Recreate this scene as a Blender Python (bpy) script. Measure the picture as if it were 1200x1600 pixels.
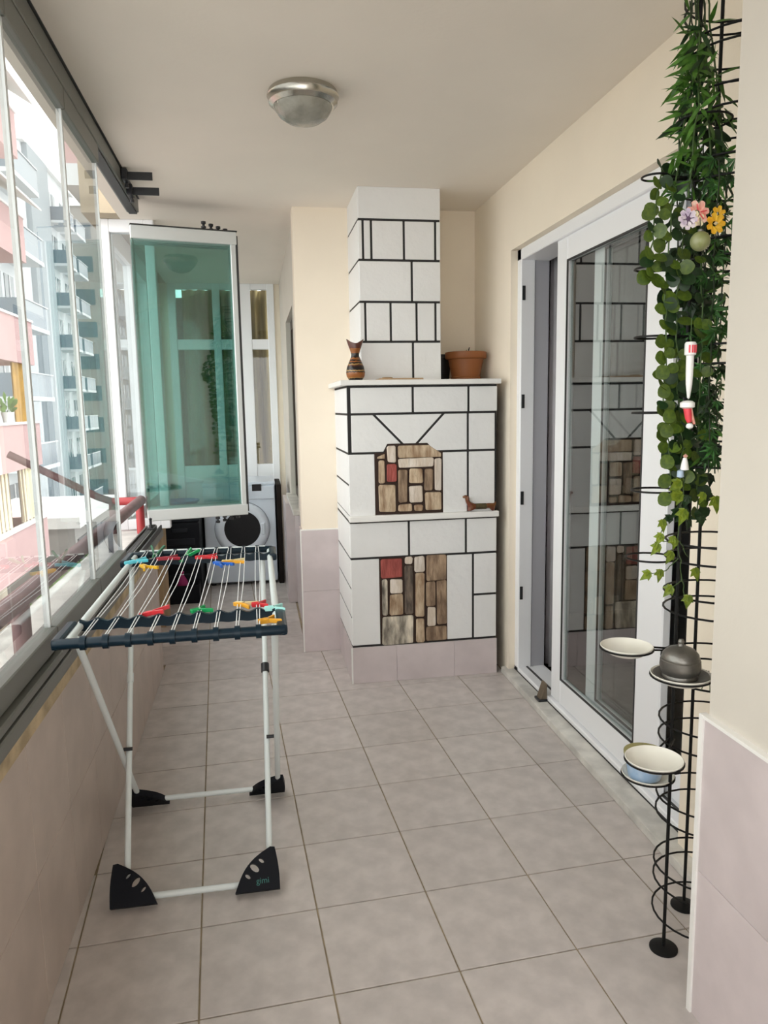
import bpy, bmesh, math, random
from mathutils import Vector, Matrix
random.seed(11)
PI = math.pi
for o in list(bpy.data.objects):
    bpy.data.objects.remove(o, do_unlink=True)
SC = bpy.context.scene
COL = SC.collection

# ------------------------------------------------------------------ camera
CAM_H, FPX = 1.47, 1162.57
PITCH, YAW, ROLL = math.radians(8.127), math.radians(9.653), math.radians(0.987)
fw = Vector((math.sin(YAW)*math.cos(PITCH), math.cos(YAW)*math.cos(PITCH), -math.sin(PITCH)))
rt0 = Vector((math.cos(YAW), -math.sin(YAW), 0)); dn0 = fw.cross(rt0)
rt = rt0*math.cos(ROLL) + dn0*math.sin(ROLL)
dn = -rt0*math.sin(ROLL) + dn0*math.cos(ROLL)
cd = bpy.data.cameras.new('camera'); cam = bpy.data.objects.new('camera', cd); COL.objects.link(cam)
cd.sensor_fit = 'HORIZONTAL'; cd.sensor_width = 36.0; cd.lens = FPX/1200*36.0
cd.clip_start = 0.05; cd.clip_end = 500
mw = Matrix((rt, -dn, -fw)).transposed().to_4x4(); mw.translation = Vector((0, 0, CAM_H))
cam.matrix_world = mw
SC.camera = cam

# ------------------------------------------------------------------ world, sun, exposure
W = bpy.data.worlds.new('sky'); SC.world = W; W.use_nodes = True
bg = W.node_tree.nodes['Background']
bg.inputs[0].default_value = (1.0, 0.99, 0.97, 1); bg.inputs[1].default_value = 1.75
sd = bpy.data.lights.new('sun', 'SUN'); sd.energy = 0.9; sd.angle = 0.02; sd.color = (1.0, 0.95, 0.86)
sun = bpy.data.objects.new('sun', sd); COL.objects.link(sun)
sun.rotation_euler = Vector((-0.55, -0.25, -0.78)).to_track_quat('-Z', 'Y').to_euler()
VS = SC.view_settings
VS.view_transform = 'Standard'; VS.look = 'None'; VS.gamma = 1.0; VS.use_curve_mapping = False
VS.exposure = 1.12
SC.cycles.max_bounces = 14; SC.cycles.diffuse_bounces = 7; SC.cycles.transparent_max_bounces = 24
SC.cycles.glossy_bounces = 5

# ------------------------------------------------------------------ helpers
def at(px, py, x=None, y=None, z=None):
    """point of the place seen at photo pixel (px, py) on the plane x=, y= or z="""
    d = rt*(px-600) + dn*(py-800) + fw*FPX
    if x is not None: s = x/d.x
    elif y is not None: s = y/d.y
    else: s = (z-CAM_H)/d.z
    return Vector((0, 0, CAM_H)) + d*s

MATS = {}
def mat(name, col, rough=0.6, metal=0.0, var=0.0, scale=8.0, bump=0.0, bscale=40.0, rnd=0.0, col2=None, spec=0.5, stretch=None, detail=4):
    if name in MATS: return MATS[name]
    m = bpy.data.materials.new(name); m.use_nodes = True
    nt = m.node_tree; b = nt.nodes['Principled BSDF']
    b.inputs['Roughness'].default_value = rough; b.inputs['Metallic'].default_value = metal
    b.inputs['Specular IOR Level'].default_value = spec
    c = (*col, 1)
    b.inputs['Base Color'].default_value = c
    tc = nt.nodes.new('ShaderNodeTexCoord'); src = tc.outputs['Object']
    if stretch:
        mp = nt.nodes.new('ShaderNodeMapping'); mp.inputs['Scale'].default_value = stretch
        nt.links.new(src, mp.inputs[0]); src = mp.outputs[0]
    out = None
    if var or col2:
        n = nt.nodes.new('ShaderNodeTexNoise'); n.inputs['Scale'].default_value = scale; n.inputs['Detail'].default_value = detail
        nt.links.new(src, n.inputs['Vector'])
        r = nt.nodes.new('ShaderNodeValToRGB'); r.color_ramp.elements[0].position = 0.36; r.color_ramp.elements[1].position = 0.66
        lo = tuple(max(0, v*(1-var)) for v in col) if not col2 else col2
        r.color_ramp.elements[0].color = (*lo, 1); r.color_ramp.elements[1].color = c
        nt.links.new(n.outputs['Fac'], r.inputs[0]); out = r.outputs[0]
    if rnd:
        oi = nt.nodes.new('ShaderNodeObjectInfo'); hs = nt.nodes.new('ShaderNodeHueSaturation')
        mr = nt.nodes.new('ShaderNodeMapRange'); mr.inputs['To Min'].default_value = 1-rnd; mr.inputs['To Max'].default_value = 1+rnd
        nt.links.new(oi.outputs['Random'], mr.inputs['Value']); nt.links.new(mr.outputs[0], hs.inputs['Value'])
        if out: nt.links.new(out, hs.inputs['Color'])
        else: hs.inputs['Color'].default_value = c
        out = hs.outputs[0]
    if out: nt.links.new(out, b.inputs['Base Color'])
    if bump:
        n2 = nt.nodes.new('ShaderNodeTexNoise'); n2.inputs['Scale'].default_value = bscale; n2.inputs['Detail'].default_value = 3
        nt.links.new(src, n2.inputs['Vector'])
        bp = nt.nodes.new('ShaderNodeBump'); bp.inputs['Strength'].default_value = bump; bp.inputs['Distance'].default_value = 0.01
        nt.links.new(n2.outputs['Fac'], bp.inputs['Height']); nt.links.new(bp.outputs[0], b.inputs['Normal'])
    MATS[name] = m
    return m

def thin_glass(name, tint, boost=1.0, ior=1.5):
    m = bpy.data.materials.new(name); m.use_nodes = True; nt = m.node_tree
    nt.nodes.clear()
    o = nt.nodes.new('ShaderNodeOutputMaterial'); mx = nt.nodes.new('ShaderNodeMixShader')
    t = nt.nodes.new('ShaderNodeBsdfTransparent'); t.inputs[0].default_value = (*tint, 1)
    g = nt.nodes.new('ShaderNodeBsdfGlossy'); g.inputs['Roughness'].default_value = 0.0
    f = nt.nodes.new('ShaderNodeFresnel'); f.inputs[0].default_value = ior
    ml = nt.nodes.new('ShaderNodeMath'); ml.operation = 'MULTIPLY'; ml.inputs[1].default_value = boost; ml.use_clamp = True
    ge = nt.nodes.new('ShaderNodeNewGeometry'); fb = nt.nodes.new('ShaderNodeMath'); fb.operation = 'SUBTRACT'; fb.inputs[0].default_value = 1.0
    m2 = nt.nodes.new('ShaderNodeMath'); m2.operation = 'MULTIPLY'       # only the outer faces of a pane mirror
    nt.links.new(ge.outputs['Backfacing'], fb.inputs[1]); nt.links.new(fb.outputs[0], m2.inputs[0]); nt.links.new(f.outputs[0], m2.inputs[1])
    nt.links.new(m2.outputs[0], ml.inputs[0]); nt.links.new(ml.outputs[0], mx.inputs[0])
    nt.links.new(t.outputs[0], mx.inputs[1]); nt.links.new(g.outputs[0], mx.inputs[2]); nt.links.new(mx.outputs[0], o.inputs[0])
    MATS[name] = m
    return m

class MB:
    """collects shapes for ONE mesh object"""
    def __init__(s): s.v = []; s.f = []; s.mi = []
    def add(s, vs, fs, mi=0):
        k = len(s.v); s.v += [tuple(p) for p in vs]
        for f in fs: s.f.append([k+i for i in f]); s.mi.append(mi)
        return s
    def box(s, a, b, mi=0, M=None):
        x0, y0, z0 = a; x1, y1, z1 = b
        x0, x1 = min(x0, x1), max(x0, x1); y0, y1 = min(y0, y1), max(y0, y1); z0, z1 = min(z0, z1), max(z0, z1)
        vs = [Vector(p) for p in ((x0,y0,z0),(x1,y0,z0),(x1,y1,z0),(x0,y1,z0),(x0,y0,z1),(x1,y0,z1),(x1,y1,z1),(x0,y1,z1))]
        if M is not None: vs = [M @ p for p in vs]
        return s.add(vs, [(0,3,2,1),(4,5,6,7),(0,1,5,4),(1,2,6,5),(2,3,7,6),(3,0,4,7)], mi)
    def tube(s, path, r, n=10, closed=False, mi=0, cap=True):
        P = [Vector(p) for p in path]; m = len(P)
        rs = r if isinstance(r, (list, tuple)) else [r]*m
        up = None; rings = []
        for i in range(m):
            if closed: d = (P[(i+1) % m]-P[i-1])
            else: d = P[min(i+1, m-1)]-P[max(i-1, 0)]
            d.normalize()
            if up is None:
                up = Vector((0, 0, 1)) if abs(d.z) < 0.9 else Vector((1, 0, 0))
            u = (up - d*up.dot(d))
            if u.length < 1e-6: u = d.orthogonal()
            u.normalize(); w = d.cross(u); up = u
            rings.append([P[i] + (u*math.cos(2*PI*k/n) + w*math.sin(2*PI*k/n))*rs[i] for k in range(n)])
        vs = [p for R in rings for p in R]; fs = []
        for i in range(m if closed else m-1):
            j = (i+1) % m
            for k in range(n):
                k2 = (k+1) % n
                fs.append((i*n+k, i*n+k2, j*n+k2, j*n+k))
        if not closed and cap:
            fs.append(tuple(reversed(range(n)))); fs.append(tuple((m-1)*n+k for k in range(n)))
        return s.add(vs, fs, mi)
    def lathe(s, prof, c=(0, 0, 0), n=28, mi=0, axis=None, fn=None):
        c = Vector(c); Q = None
        if axis is not None: Q = Vector((0, 0, 1)).rotation_difference(Vector(axis)).to_matrix()
        vs = []; fs = []; m = len(prof)
        for (r, z) in prof:
            for k in range(n):
                a = 2*PI*k/n; p = Vector((r*math.cos(a), r*math.sin(a), z))
                if fn: p = fn(p, a)
                if Q: p = Q @ p
                vs.append(c+p)
        for i in range(m-1):
            for k in range(n):
                k2 = (k+1) % n
                fs.append((i*n+k, i*n+k2, (i+1)*n+k2, (i+1)*n+k))
        if prof[0][0] > 1e-6: fs.append(tuple(reversed(range(n))))
        if prof[-1][0] > 1e-6: fs.append(tuple((m-1)*n+k for k in range(n)))
        return s.add(vs, fs, mi)
    def prism(s, poly, d, mi=0):
        """poly: 3-D outline; d: thickness vector"""
        P = [Vector(p) for p in poly]; d = Vector(d); n = len(P)
        vs = P + [p+d for p in P]
        fs = [tuple(reversed(range(n))), tuple(range(n, 2*n))] + [(i, (i+1) % n, n+(i+1) % n, n+i) for i in range(n)]
        return s.add(vs, fs, mi)
    def mesh(s, name, mats, smooth=False, bevel=0.0, seg=1):
        me = bpy.data.meshes.new(name); me.from_pydata(s.v, [], s.f)
        ms = mats if isinstance(mats, (list, tuple)) else [mats]
        for m in ms: me.materials.append(MATS[m] if isinstance(m, str) else m)
        me.polygons.foreach_set('material_index', s.mi)
        bm = bmesh.new(); bm.from_mesh(me)
        bmesh.ops.remove_doubles(bm, verts=bm.verts, dist=1e-6)
        bmesh.ops.recalc_face_normals(bm, faces=bm.faces)
        if bevel:
            es = [e for e in bm.edges if len(e.link_faces) == 2 and e.calc_face_angle(0) > 0.6]
            bmesh.ops.bevel(bm, geom=es, offset=bevel, segments=seg, profile=0.6, affect='EDGES', clamp_overlap=True)
        bm.to_mesh(me); bm.free()
        if smooth:
            me.polygons.foreach_set('use_smooth', [True]*len(me.polygons))
            me.set_sharp_from_angle(angle=math.radians(40))
        me.update()
        return me
    def build(s, name, mats, parent=None, smooth=False, bevel=0.0, seg=1, label=None):
        return put(name, s.mesh(name, mats, smooth, bevel, seg), parent, label)

def put(name, me, parent=None, label=None, loc=None, rot=None):
    o = bpy.data.objects.new(name, me); COL.objects.link(o)
    if parent is not None:
        o.parent = parent; o.matrix_parent_inverse = parent_inv(parent)
    if loc is not None: o.location = loc
    if rot is not None: o.rotation_euler = rot
    if label: o['label'] = label
    return o
def parent_inv(p):
    M = Matrix.Translation(p.location)
    q = p
    while q.parent is not None:
        q = q.parent
        M = Matrix.Translation(q.location) @ (Matrix.Identity(4)) if False else M
    return world_of(p).inverted()
def world_of(o):
    B = Matrix.LocRotScale(o.location, o.rotation_euler, o.scale)
    if o.parent is None: return B
    return world_of(o.parent) @ o.matrix_parent_inverse @ B

def empty(name, loc):
    o = bpy.data.objects.new(name, None); COL.objects.link(o); o.location = loc; o.empty_display_size = 0.05
    return o
def tag(o, label, cat, group=None):
    o['label'] = label; o['category'] = cat
    if group: o['group'] = group
    return o
def thing(name, label, cat, loc, group=None):
    return tag(empty(name, loc), label, cat, group)
def struct(o, label=None):
    o['kind'] = 'structure'
    if label: o['label'] = label; 
    return o
def sbox(name, a, b, m, parent=None, label=None, bevel=0.0):
    o = MB().box(a, b).build(name, m, parent, bevel=bevel)
    if parent is None: struct(o, label)
    return o

# ------------------------------------------------------------------ materials
mat('ceiling_paint', (0.82, 0.765, 0.685), 0.85, var=0.04, scale=2.0, bump=0.05, bscale=60)
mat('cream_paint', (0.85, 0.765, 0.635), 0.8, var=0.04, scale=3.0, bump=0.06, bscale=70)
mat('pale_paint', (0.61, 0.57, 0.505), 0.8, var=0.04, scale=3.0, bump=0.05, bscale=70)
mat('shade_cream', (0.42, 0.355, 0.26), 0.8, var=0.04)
mat('floor_tile', (0.57, 0.52, 0.495), 0.32, var=0.20, scale=13.0, rnd=0.05, detail=10)
mat('grout', (0.36, 0.29, 0.19), 0.9, var=0.35, scale=14)
mat('wall_tile', (0.62, 0.545, 0.545), 0.3, var=0.12, scale=7.0, rnd=0.03, detail=8)
mat('parapet_tile_shaded', (0.52, 0.435, 0.38), 0.35, var=0.14, scale=7.0, rnd=0.03, detail=8)  # wall tile browned and darkened, the parapet's shade put into the colour
mat('tile_joint', (0.50, 0.43, 0.40), 0.9)
mat('trim_white', (0.80, 0.79, 0.76), 0.5)
mat('white_block', (0.80, 0.80, 0.79), 0.62, var=0.03, scale=5, bump=0.25, bscale=28, rnd=0.02)
mat('black_joint', (0.012, 0.011, 0.011), 0.7)
mat('mantel_white', (0.84, 0.83, 0.80), 0.5, var=0.03)
mat('stone_joint', (0.035, 0.018, 0.012), 0.9)
mat('marble', (0.70, 0.68, 0.63), 0.35, var=0.35, scale=9, detail=10, bump=0.1)
mat('rough_mortar', (0.62, 0.49, 0.31), 0.9, var=0.4, scale=12, bump=0.5, bscale=30)
mat('pvc', (0.83, 0.84, 0.86), 0.35)
mat('pvc_grey', (0.40, 0.40, 0.43), 0.45)
mat('pvc_dark_gasket', (0.03, 0.03, 0.03), 0.6)  # near black, for the door gaskets and track slots
mat('aluminium', (0.17, 0.175, 0.16), 0.42, metal=0.35)
mat('aluminium_dark', (0.02, 0.02, 0.02), 0.5)
mat('aluminium_pale', (0.62, 0.65, 0.64), 0.35, metal=0.3)
mat('seal', (0.66, 0.68, 0.68), 0.25)
mat('black_plastic', (0.012, 0.013, 0.016), 0.4)
mat('bracket', (0.035, 0.037, 0.04), 0.45, metal=0.4)
thin_glass('balcony_glass', (0.95, 0.975, 0.97), 1.7)
thin_glass('green_glass', (0.815, 0.905, 0.89), 2.6)
thin_glass('door_glass', (0.90, 0.93, 0.92), 2.3)
thin_glass('pvc_glass', (0.93, 0.96, 0.96), 1.8)
mat('red_paint', (0.40, 0.035, 0.04), 0.4, var=0.15)
mat('rail_brown_hazed', (0.20, 0.10, 0.10), 0.45, var=0.3, scale=15)  # brownish red, with the mauve haze of the glass put into the colour
mat('chrome', (0.50, 0.48, 0.43), 0.24, metal=1.0)
mat('frost', (0.36, 0.35, 0.30), 0.15, var=0.35, scale=16, bump=0.6, bscale=30)
mat('rack_white', (0.70, 0.76, 0.76), 0.35)
mat('rack_teal', (0.003, 0.015, 0.027), 0.36, spec=0.28)
mat('rack_string', (0.75, 0.77, 0.78), 0.5)
mat('foot_black', (0.004, 0.005, 0.009), 0.6, spec=0.2)
mat('foot_mark', (0.03, 0.17, 0.15), 0.5)
mat('wire_black', (0.005, 0.005, 0.005), 0.5, spec=0.25)
mat('enamel', (0.80, 0.78, 0.70), 0.25, var=0.08, scale=12)
mat('pewter', (0.22, 0.21, 0.19), 0.38, metal=0.75, var=0.4, scale=14, bump=0.2)
mat('dark_plate', (0.10, 0.095, 0.085), 0.45, metal=0.3, var=0.4)
mat('washer_white', (0.62, 0.68, 0.76), 0.35)
mat('washer_ring', (0.70, 0.75, 0.82), 0.3)
mat('washer_dark', (0.004, 0.004, 0.005), 0.25, spec=0.2)
mat('washer_grey', (0.28, 0.31, 0.36), 0.4)
mat('terracotta', (0.26, 0.085, 0.02), 0.55, var=0.2, scale=6, bump=0.1)
mat('black_pot', (0.012, 0.010, 0.009), 0.5)
mat('tan_wood', (0.50, 0.33, 0.18), 0.6, var=0.3, scale=10, stretch=(1, 8, 1))
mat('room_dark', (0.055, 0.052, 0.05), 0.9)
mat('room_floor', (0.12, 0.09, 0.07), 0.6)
mat('grey_curtain', (0.72, 0.70, 0.73), 0.85, var=0.1)
mat('brown_curtain', (0.28, 0.22, 0.09), 0.85, var=0.5, scale=5, stretch=(6, 1, .4))
mat('brown_frame', (0.04, 0.025, 0.015), 0.5)
mat('gap_shade_and_twig', (0.012, 0.008, 0.006), 0.7, spec=0.2)  # near black for the dry twig and the shade block in the gap

CEIL = 2.58
XL, XR = -0.565, 1.31          # inner face of parapet, right wall
YP = 4.375                     # pier / alcove back wall
# ------------------------------------------------------------------ floor with tiles
floor = sbox('floor', (-0.90, -3.0, -0.16), (1.45, 7.05, -0.004), 'grout', label='grey pink ceramic tiled balcony floor')
TS, TG, TROT = 0.333, 0.0045, math.radians(2.789)
def clip(poly, axis, lim, keep_less):
    out = []
    for i in range(len(poly)):
        a, b = poly[i], poly[(i+1) % len(poly)]
        ia = (a[axis] <= lim) == keep_less or a[axis] == lim; ib = (b[axis] <= lim) == keep_less or b[axis] == lim
        if ia: out.append(a)
        if ia != ib:
            t = (lim-a[axis])/(b[axis]-a[axis]); out.append(a+(b-a)*t)
    return out
tile_mesh = None
ct, st = math.cos(TROT), math.sin(TROT)
for j in range(-4, 5):
    for i in range(-7, 18):
        c0 = [(j*TS+TG/2, i*TS+TG/2), ((j+1)*TS-TG/2, i*TS+TG/2), ((j+1)*TS-TG/2, (i+1)*TS-TG/2), (j*TS+TG/2, (i+1)*TS-TG/2)]
        P = [Vector((0.139+u*ct-v*st, 1.69+u*st+v*ct)) for u, v in c0]
        cy = sum(p.y for p in P)/4
        xl = -0.567 if cy < 4.2 else -0.86
        xr = 1.285 if cy < 3.79 else (0.25 if cy > 4.6 else 1.30)
        xs = [p.x for p in P]; ys = [p.y for p in P]
        if max(xs) < xl+0.02 or min(xs) > xr-0.02 or max(ys) < -0.6 or min(ys) > 7.0: continue
        full = min(xs) > xl and max(xs) < xr and max(ys) < 7.04
        if full:
            if tile_mesh is None:
                h = TS/2-TG/2
                tile_mesh = MB().box((-h, -h, -0.008), (h, h, 0.0)).mesh('tile', 'floor_tile', bevel=0.0012)
            c = sum(P, Vector((0, 0)))/4
            put('tile', tile_mesh, floor, loc=(c.x, c.y, 0), rot=(0, 0, TROT))
        else:
            Q = P
            for ax, lim, less in ((0, xl, False), (0, xr, True), (1, 7.04, True)):
                Q = clip(Q, ax, lim, less)
                if len(Q) < 3: break
            if len(Q) >= 3:
                MB().prism([(p.x, p.y, -0.008) for p in Q], (0, 0, 0.008)).build('tile', 'floor_tile', floor)

# ------------------------------------------------------------------ ceiling and walls
sbox('ceiling', (-0.73, -3.0, CEIL), (1.6, 7.25, CEIL+0.3), 'ceiling_paint', label='plain warm beige painted balcony ceiling')
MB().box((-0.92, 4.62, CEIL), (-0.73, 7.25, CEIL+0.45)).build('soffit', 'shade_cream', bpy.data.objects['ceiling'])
# parapet on the left (wide ledge outside the glazing)
wl = sbox('wall_left', (-0.86, -3.0, -0.16), (XL-0.008, 4.2, 0.70), 'tile_joint', label='low tiled parapet wall below the glazing')
MB().box((-0.86, 4.2, -0.16), (-0.76, 4.72, 0.70)).build('inner_return', 'wall_tile', wl)
MB().box((-0.88, -3.0, 0.70), (-0.60, 4.72, 0.735)).build('ledge', 'marble', wl, bevel=0.004)
MB().box((-0.60, -3.0, 0.70), (XL+0.012, 4.2, 0.762)).build('mortar_bed', 'rough_mortar', wl, bevel=0.006)
wt = None
for i in range(-2, 13):
    y0 = i*0.333+0.12; y1 = min(y0+0.333, 4.198)
    for z0, z1 in ((0.0, 0.348), (0.348, 0.70)):
        MB().box((XL-0.008, y0+0.001, z0+0.001), (XL, y1-0.001, z1-0.001)).build('tile', 'parapet_tile_shaded', wl, bevel=0.0008)
# pier and alcove wall
wp = sbox('wall_back', (0.251, YP, -0.16), (1.5, YP+0.15, CEIL), 'cream_paint', label='cream wall behind the painted fireplace')
MB().box((0.241, YP-0.009, 0.0), (0.478, YP, 0.375)).build('tile', 'wall_tile', wp, bevel=0.001)
MB().box((0.241, YP-0.009, 0.376), (0.478, YP, 0.745)).build('tile', 'wall_tile', wp, bevel=0.001)
MB().box((0.241, YP-0.010, 0.745), (0.478, YP, 0.752)).build('edge_strip', 'trim_white', wp)
MB().box((0.236, YP-0.011, 0.0), (0.243, YP-0.004, 0.752)).build('edge_strip', 'trim_white', wp)
MB().box((0.240, YP, 0.0), (0.251, YP+0.15, 0.75)).build('tile', 'wall_tile', wp)
# right wall round the sliding door: opening y 2.07..3.74, z 0..2.235
DY0, DY1, DZ = 2.07, 3.74, 2.235
wr = sbox('wall_right', (XR, DY1, -0.16), (1.5, YP, CEIL), 'cream_paint', label='cream wall around the sliding door')
MB().box((XR, DY0, DZ), (1.5, DY1, CEIL)).build('lintel', 'cream_paint', wr)
MB().box((XR, 1.40, -0.16), (1.5, DY0, CEIL)).build('door_side_panel', 'cream_paint', wr)
# column in the right foreground
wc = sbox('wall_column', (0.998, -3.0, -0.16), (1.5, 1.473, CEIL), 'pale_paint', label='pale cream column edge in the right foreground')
for (y0, y1) in ((1.143, 1.470), (0.812, 1.141), (0.481, 0.810), (0.15, 0.479), (-0.181, 0.148)):
    for z0, z1 in ((0.0, 0.374), (0.376, 0.75)):
        MB().box((0.985, y0, z0), (0.998, y1, z1)).build('tile', 'wall_tile', wc, bevel=0.0008)
MB().box((0.985, 1.473, 0.0), (1.31, 1.482, 0.75)).build('tile', 'wall_tile', wc)
MB().box((0.980, 1.470, 0.0), (0.990, 1.485, 0.757)).build('edge_strip', 'trim_white', wc)
MB().box((0.981, -0.2, 0.750), (0.998, 1.484, 0.758)).build('edge_strip', 'trim_white', wc)
# laundry end of the balcony
YE = 7.05
wf = sbox('wall_far', (0.265, YP+0.15, -0.16), (0.5, YE, 0.76), 'wall_tile', label='narrow side wall of the laundry end beyond the pier')
for a, b in (((0.265, YP+0.15, 0.76), (0.5, 4.95, CEIL)), ((0.265, 5.95, 0.76), (0.5, YE, CEIL)), ((0.265, 4.95, 2.12), (0.5, 5.95, CEIL))):
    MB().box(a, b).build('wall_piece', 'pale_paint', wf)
MB().box((0.225, 4.9, 0.76), (0.5, 6.0, 0.79)).build('sill', 'marble', wf, bevel=0.003)
MB().box((0.20, 5.55, 0.0), (0.265, 6.12, 0.76)).build('tiled_ledge', 'wall_tile', wf)
wn = struct(empty('window_1', (0.32, 5.45, 0.79)), 'dark brown framed window in the laundry side wall')
for a, b in (((0.30, 4.95, 0.79), (0.36, 5.02, 2.12)), ((0.30, 5.88, 0.79), (0.36, 5.95, 2.12)), ((0.30, 5.02, 2.05), (0.36, 5.88, 2.12)), ((0.30, 5.02, 0.79), (0.36, 5.88, 0.86))):
    MB().box(a, b).build('frame_bar', 'brown_frame', wn)
MB().box((0.325, 5.02, 0.86), (0.331, 5.88, 2.05)).build('pane', 'pvc_glass', wn)
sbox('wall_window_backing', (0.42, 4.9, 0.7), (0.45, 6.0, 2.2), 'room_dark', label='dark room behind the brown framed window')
# end wall with white framed door
we = sbox('wall_end', (0.19, YE, -0.16), (0.5, YE+0.15, CEIL), 'cream_paint', label='cream strip of end wall beside the white door')
MB().box((-0.98, YE, -0.16), (-0.72, YE+0.15, CEIL)).build('wall_piece', 'cream_paint', we)
d2 = struct(empty('door_2', (-0.25, YE, 0)), 'white framed glazed door at the far end')
for x in (-0.72, -0.335, -0.11, 0.15):
    MB().box((x, YE-0.02, 0.0), (x+(0.115 if x == -0.11 else 0.065), YE+0.05, CEIL)).build('stile', 'pvc', d2, bevel=0.004)
for x0, x1 in ((-0.655, -0.335), (-0.27, -0.11), (0.005, 0.15)):
    for z0, z1 in ((0.0, 0.10), (0.80, 0.95), (2.0, 2.09), (2.53, CEIL)):
        MB().box((x0, YE-0.015, z0), (x1, YE+0.045, z1)).build('rail', 'pvc', d2, bevel=0.003)
    MB().box((x0, YE, 0.10), (x1, YE+0.03, 0.80)).build('panel', 'pvc', d2, bevel=0.003)
    for z0, z1 in ((0.95, 2.0), (2.09, 2.53)):
        MB().box((x0, YE+0.01, z0), (x1, YE+0.016, z1)).build('pane', 'pvc_glass', d2)
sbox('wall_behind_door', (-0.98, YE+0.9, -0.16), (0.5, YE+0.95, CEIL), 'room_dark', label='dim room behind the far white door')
def curtain(name, x0, x1, y, z0, z1, m, label, amp=0.02, waves=7, axis='x', group=None):
    n = waves*8; A = []; B = []
    for k in range(n+1):
        t = k/n; u = x0+(x1-x0)*t; w = y+amp*math.sin(t*waves*2*PI)
        A.append((u, w) if axis == 'x' else (w, u))
    vs = []; fs = []
    off = 0.004
    for (a, b) in A: vs += [(a, b, z0), (a, b, z1)]
    for k in range(n): fs.append((2*k, 2*k+2, 2*k+3, 2*k+1))
    mb = MB().add(vs, fs); o = mb.build(name, m, smooth=True)
    md = o.modifiers.new('thickness', 'SOLIDIFY'); md.thickness = 0.004
    return tag(o, label, 'curtain')
curtain('curtain', -0.62, 0.16, YE+0.25, 0.9, 2.56, 'brown_curtain', 'olive brown curtain hanging behind the far white door', 0.025, 8)
# left side of the laundry end: white framed window standing on the ledge
YV = 4.75
w2 = struct(empty('window_2', (-0.7, YV, 0.735)), 'white framed side window beyond the red railing')
XA = -0.852
for a, b in (((XA, YV, 0.735), (XA+0.055, YV+0.06, CEIL)), ((-0.60, YV, 0.735), (-0.545, YV+0.06, CEIL)), ((XA+0.055, YV, 0.735), (-0.60, YV+0.06, 0.80)), ((XA+0.055, YV, 2.505), (-0.60, YV+0.06, CEIL))):
    MB().box(a, b).build('frame_bar', 'pvc', w2, bevel=0.004)
MB().box((XA+0.055, YV+0.025, 0.80), (-0.60, YV+0.031, 2.505)).build('pane', 'pvc_glass', w2)
wo = sbox('wall_outer', (-0.86, YV+0.06, -0.16), (-0.76, YE, 0.74), 'wall_tile', label='low outer wall of the laundry end')
w3 = struct(empty('window_3', (XA, 5.9, 0.74)), 'white framed window band along the laundry end')
for y in (YV+0.06, 5.5, 6.25, YE-0.06):
    MB().box((XA, y, 0.74), (XA+0.06, y+0.06, CEIL)).build('frame_bar', 'pvc', w3, bevel=0.004)
for y0, y1 in ((YV+0.12, 5.5), (5.56, 6.25), (6.31, YE-0.06)):
    for z0, z1 in ((0.74, 0.80), (2.45, CEIL)):
        MB().box((XA, y0, z0), (XA+0.06, y1, z1)).build('frame_bar', 'pvc', w3)
    MB().box((XA+0.025, y0, 0.80), (XA+0.031, y1, 2.45)).build('pane', 'pvc_glass', w3)

# ------------------------------------------------------------------ glazing tracks and sliding glass panels
tb = struct(empty('trim_1', (-0.577, 2.0, 0.762)), 'grey aluminium bottom track of the balcony glazing')
MB().box((-0.625, -3.0, 0.762), (-0.535, 4.3, 0.800)).build('track_base', 'aluminium', tb, bevel=0.003)
MB().box((-0.625, -3.0, 0.804), (-0.540, 3.26, 0.826)).build('track_cover', 'aluminium', tb, bevel=0.003)
for xx in (-0.622, -0.600, -0.572, -0.545): MB().box((xx-.004, 3.26, 0.80), (xx+.004, 4.3, 0.826)).build('channel_lip', 'aluminium' if xx in (-0.622, -0.572) else 'aluminium_dark', tb)
MB().box((-0.622, 3.26, 0.800), (-0.545, 4.3, 0.803)).build('channel_bed', 'aluminium_dark', tb)
MB().box((-0.592, -3.0, 0.79), (-0.575, 4.31, 0.829)).build('track_slot', 'aluminium_dark', tb)
MB().box((-0.60, -3.0, 0.799), (-0.545, 4.29, 0.805)).build('track_gasket', 'aluminium_dark', tb)
tt = struct(empty('trim_2', (-0.577, 2.0, CEIL)), 'grey aluminium ceiling track of the balcony glazing')
MB().box((-0.625, -3.0, 2.508), (-0.563, 4.3, CEIL-0.004)).build('track_base', 'aluminium', tt, bevel=0.003)
MB().box((-0.60, -3.0, CEIL-0.004), (-0.556, 4.3, CEIL)).build('track_gasket', 'aluminium_dark', tt)
MB().box((-0.612, -3.0, 2.50), (-0.572, 4.3, 2.510)).build('track_slot', 'aluminium_dark', tt)
bounds = [3.23, 2.685, 2.10, 1.51, 0.92, 0.33]
plab = ['clear glass panel of the balcony glazing nearest the folded green panels', 'clear glass panel second from the folded green panels', 'clear glass panel at the left edge of the photo', 'clear glass panel just past the left edge of the photo', 'clear glass panel nearest the viewer, last of the glazing']
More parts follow.
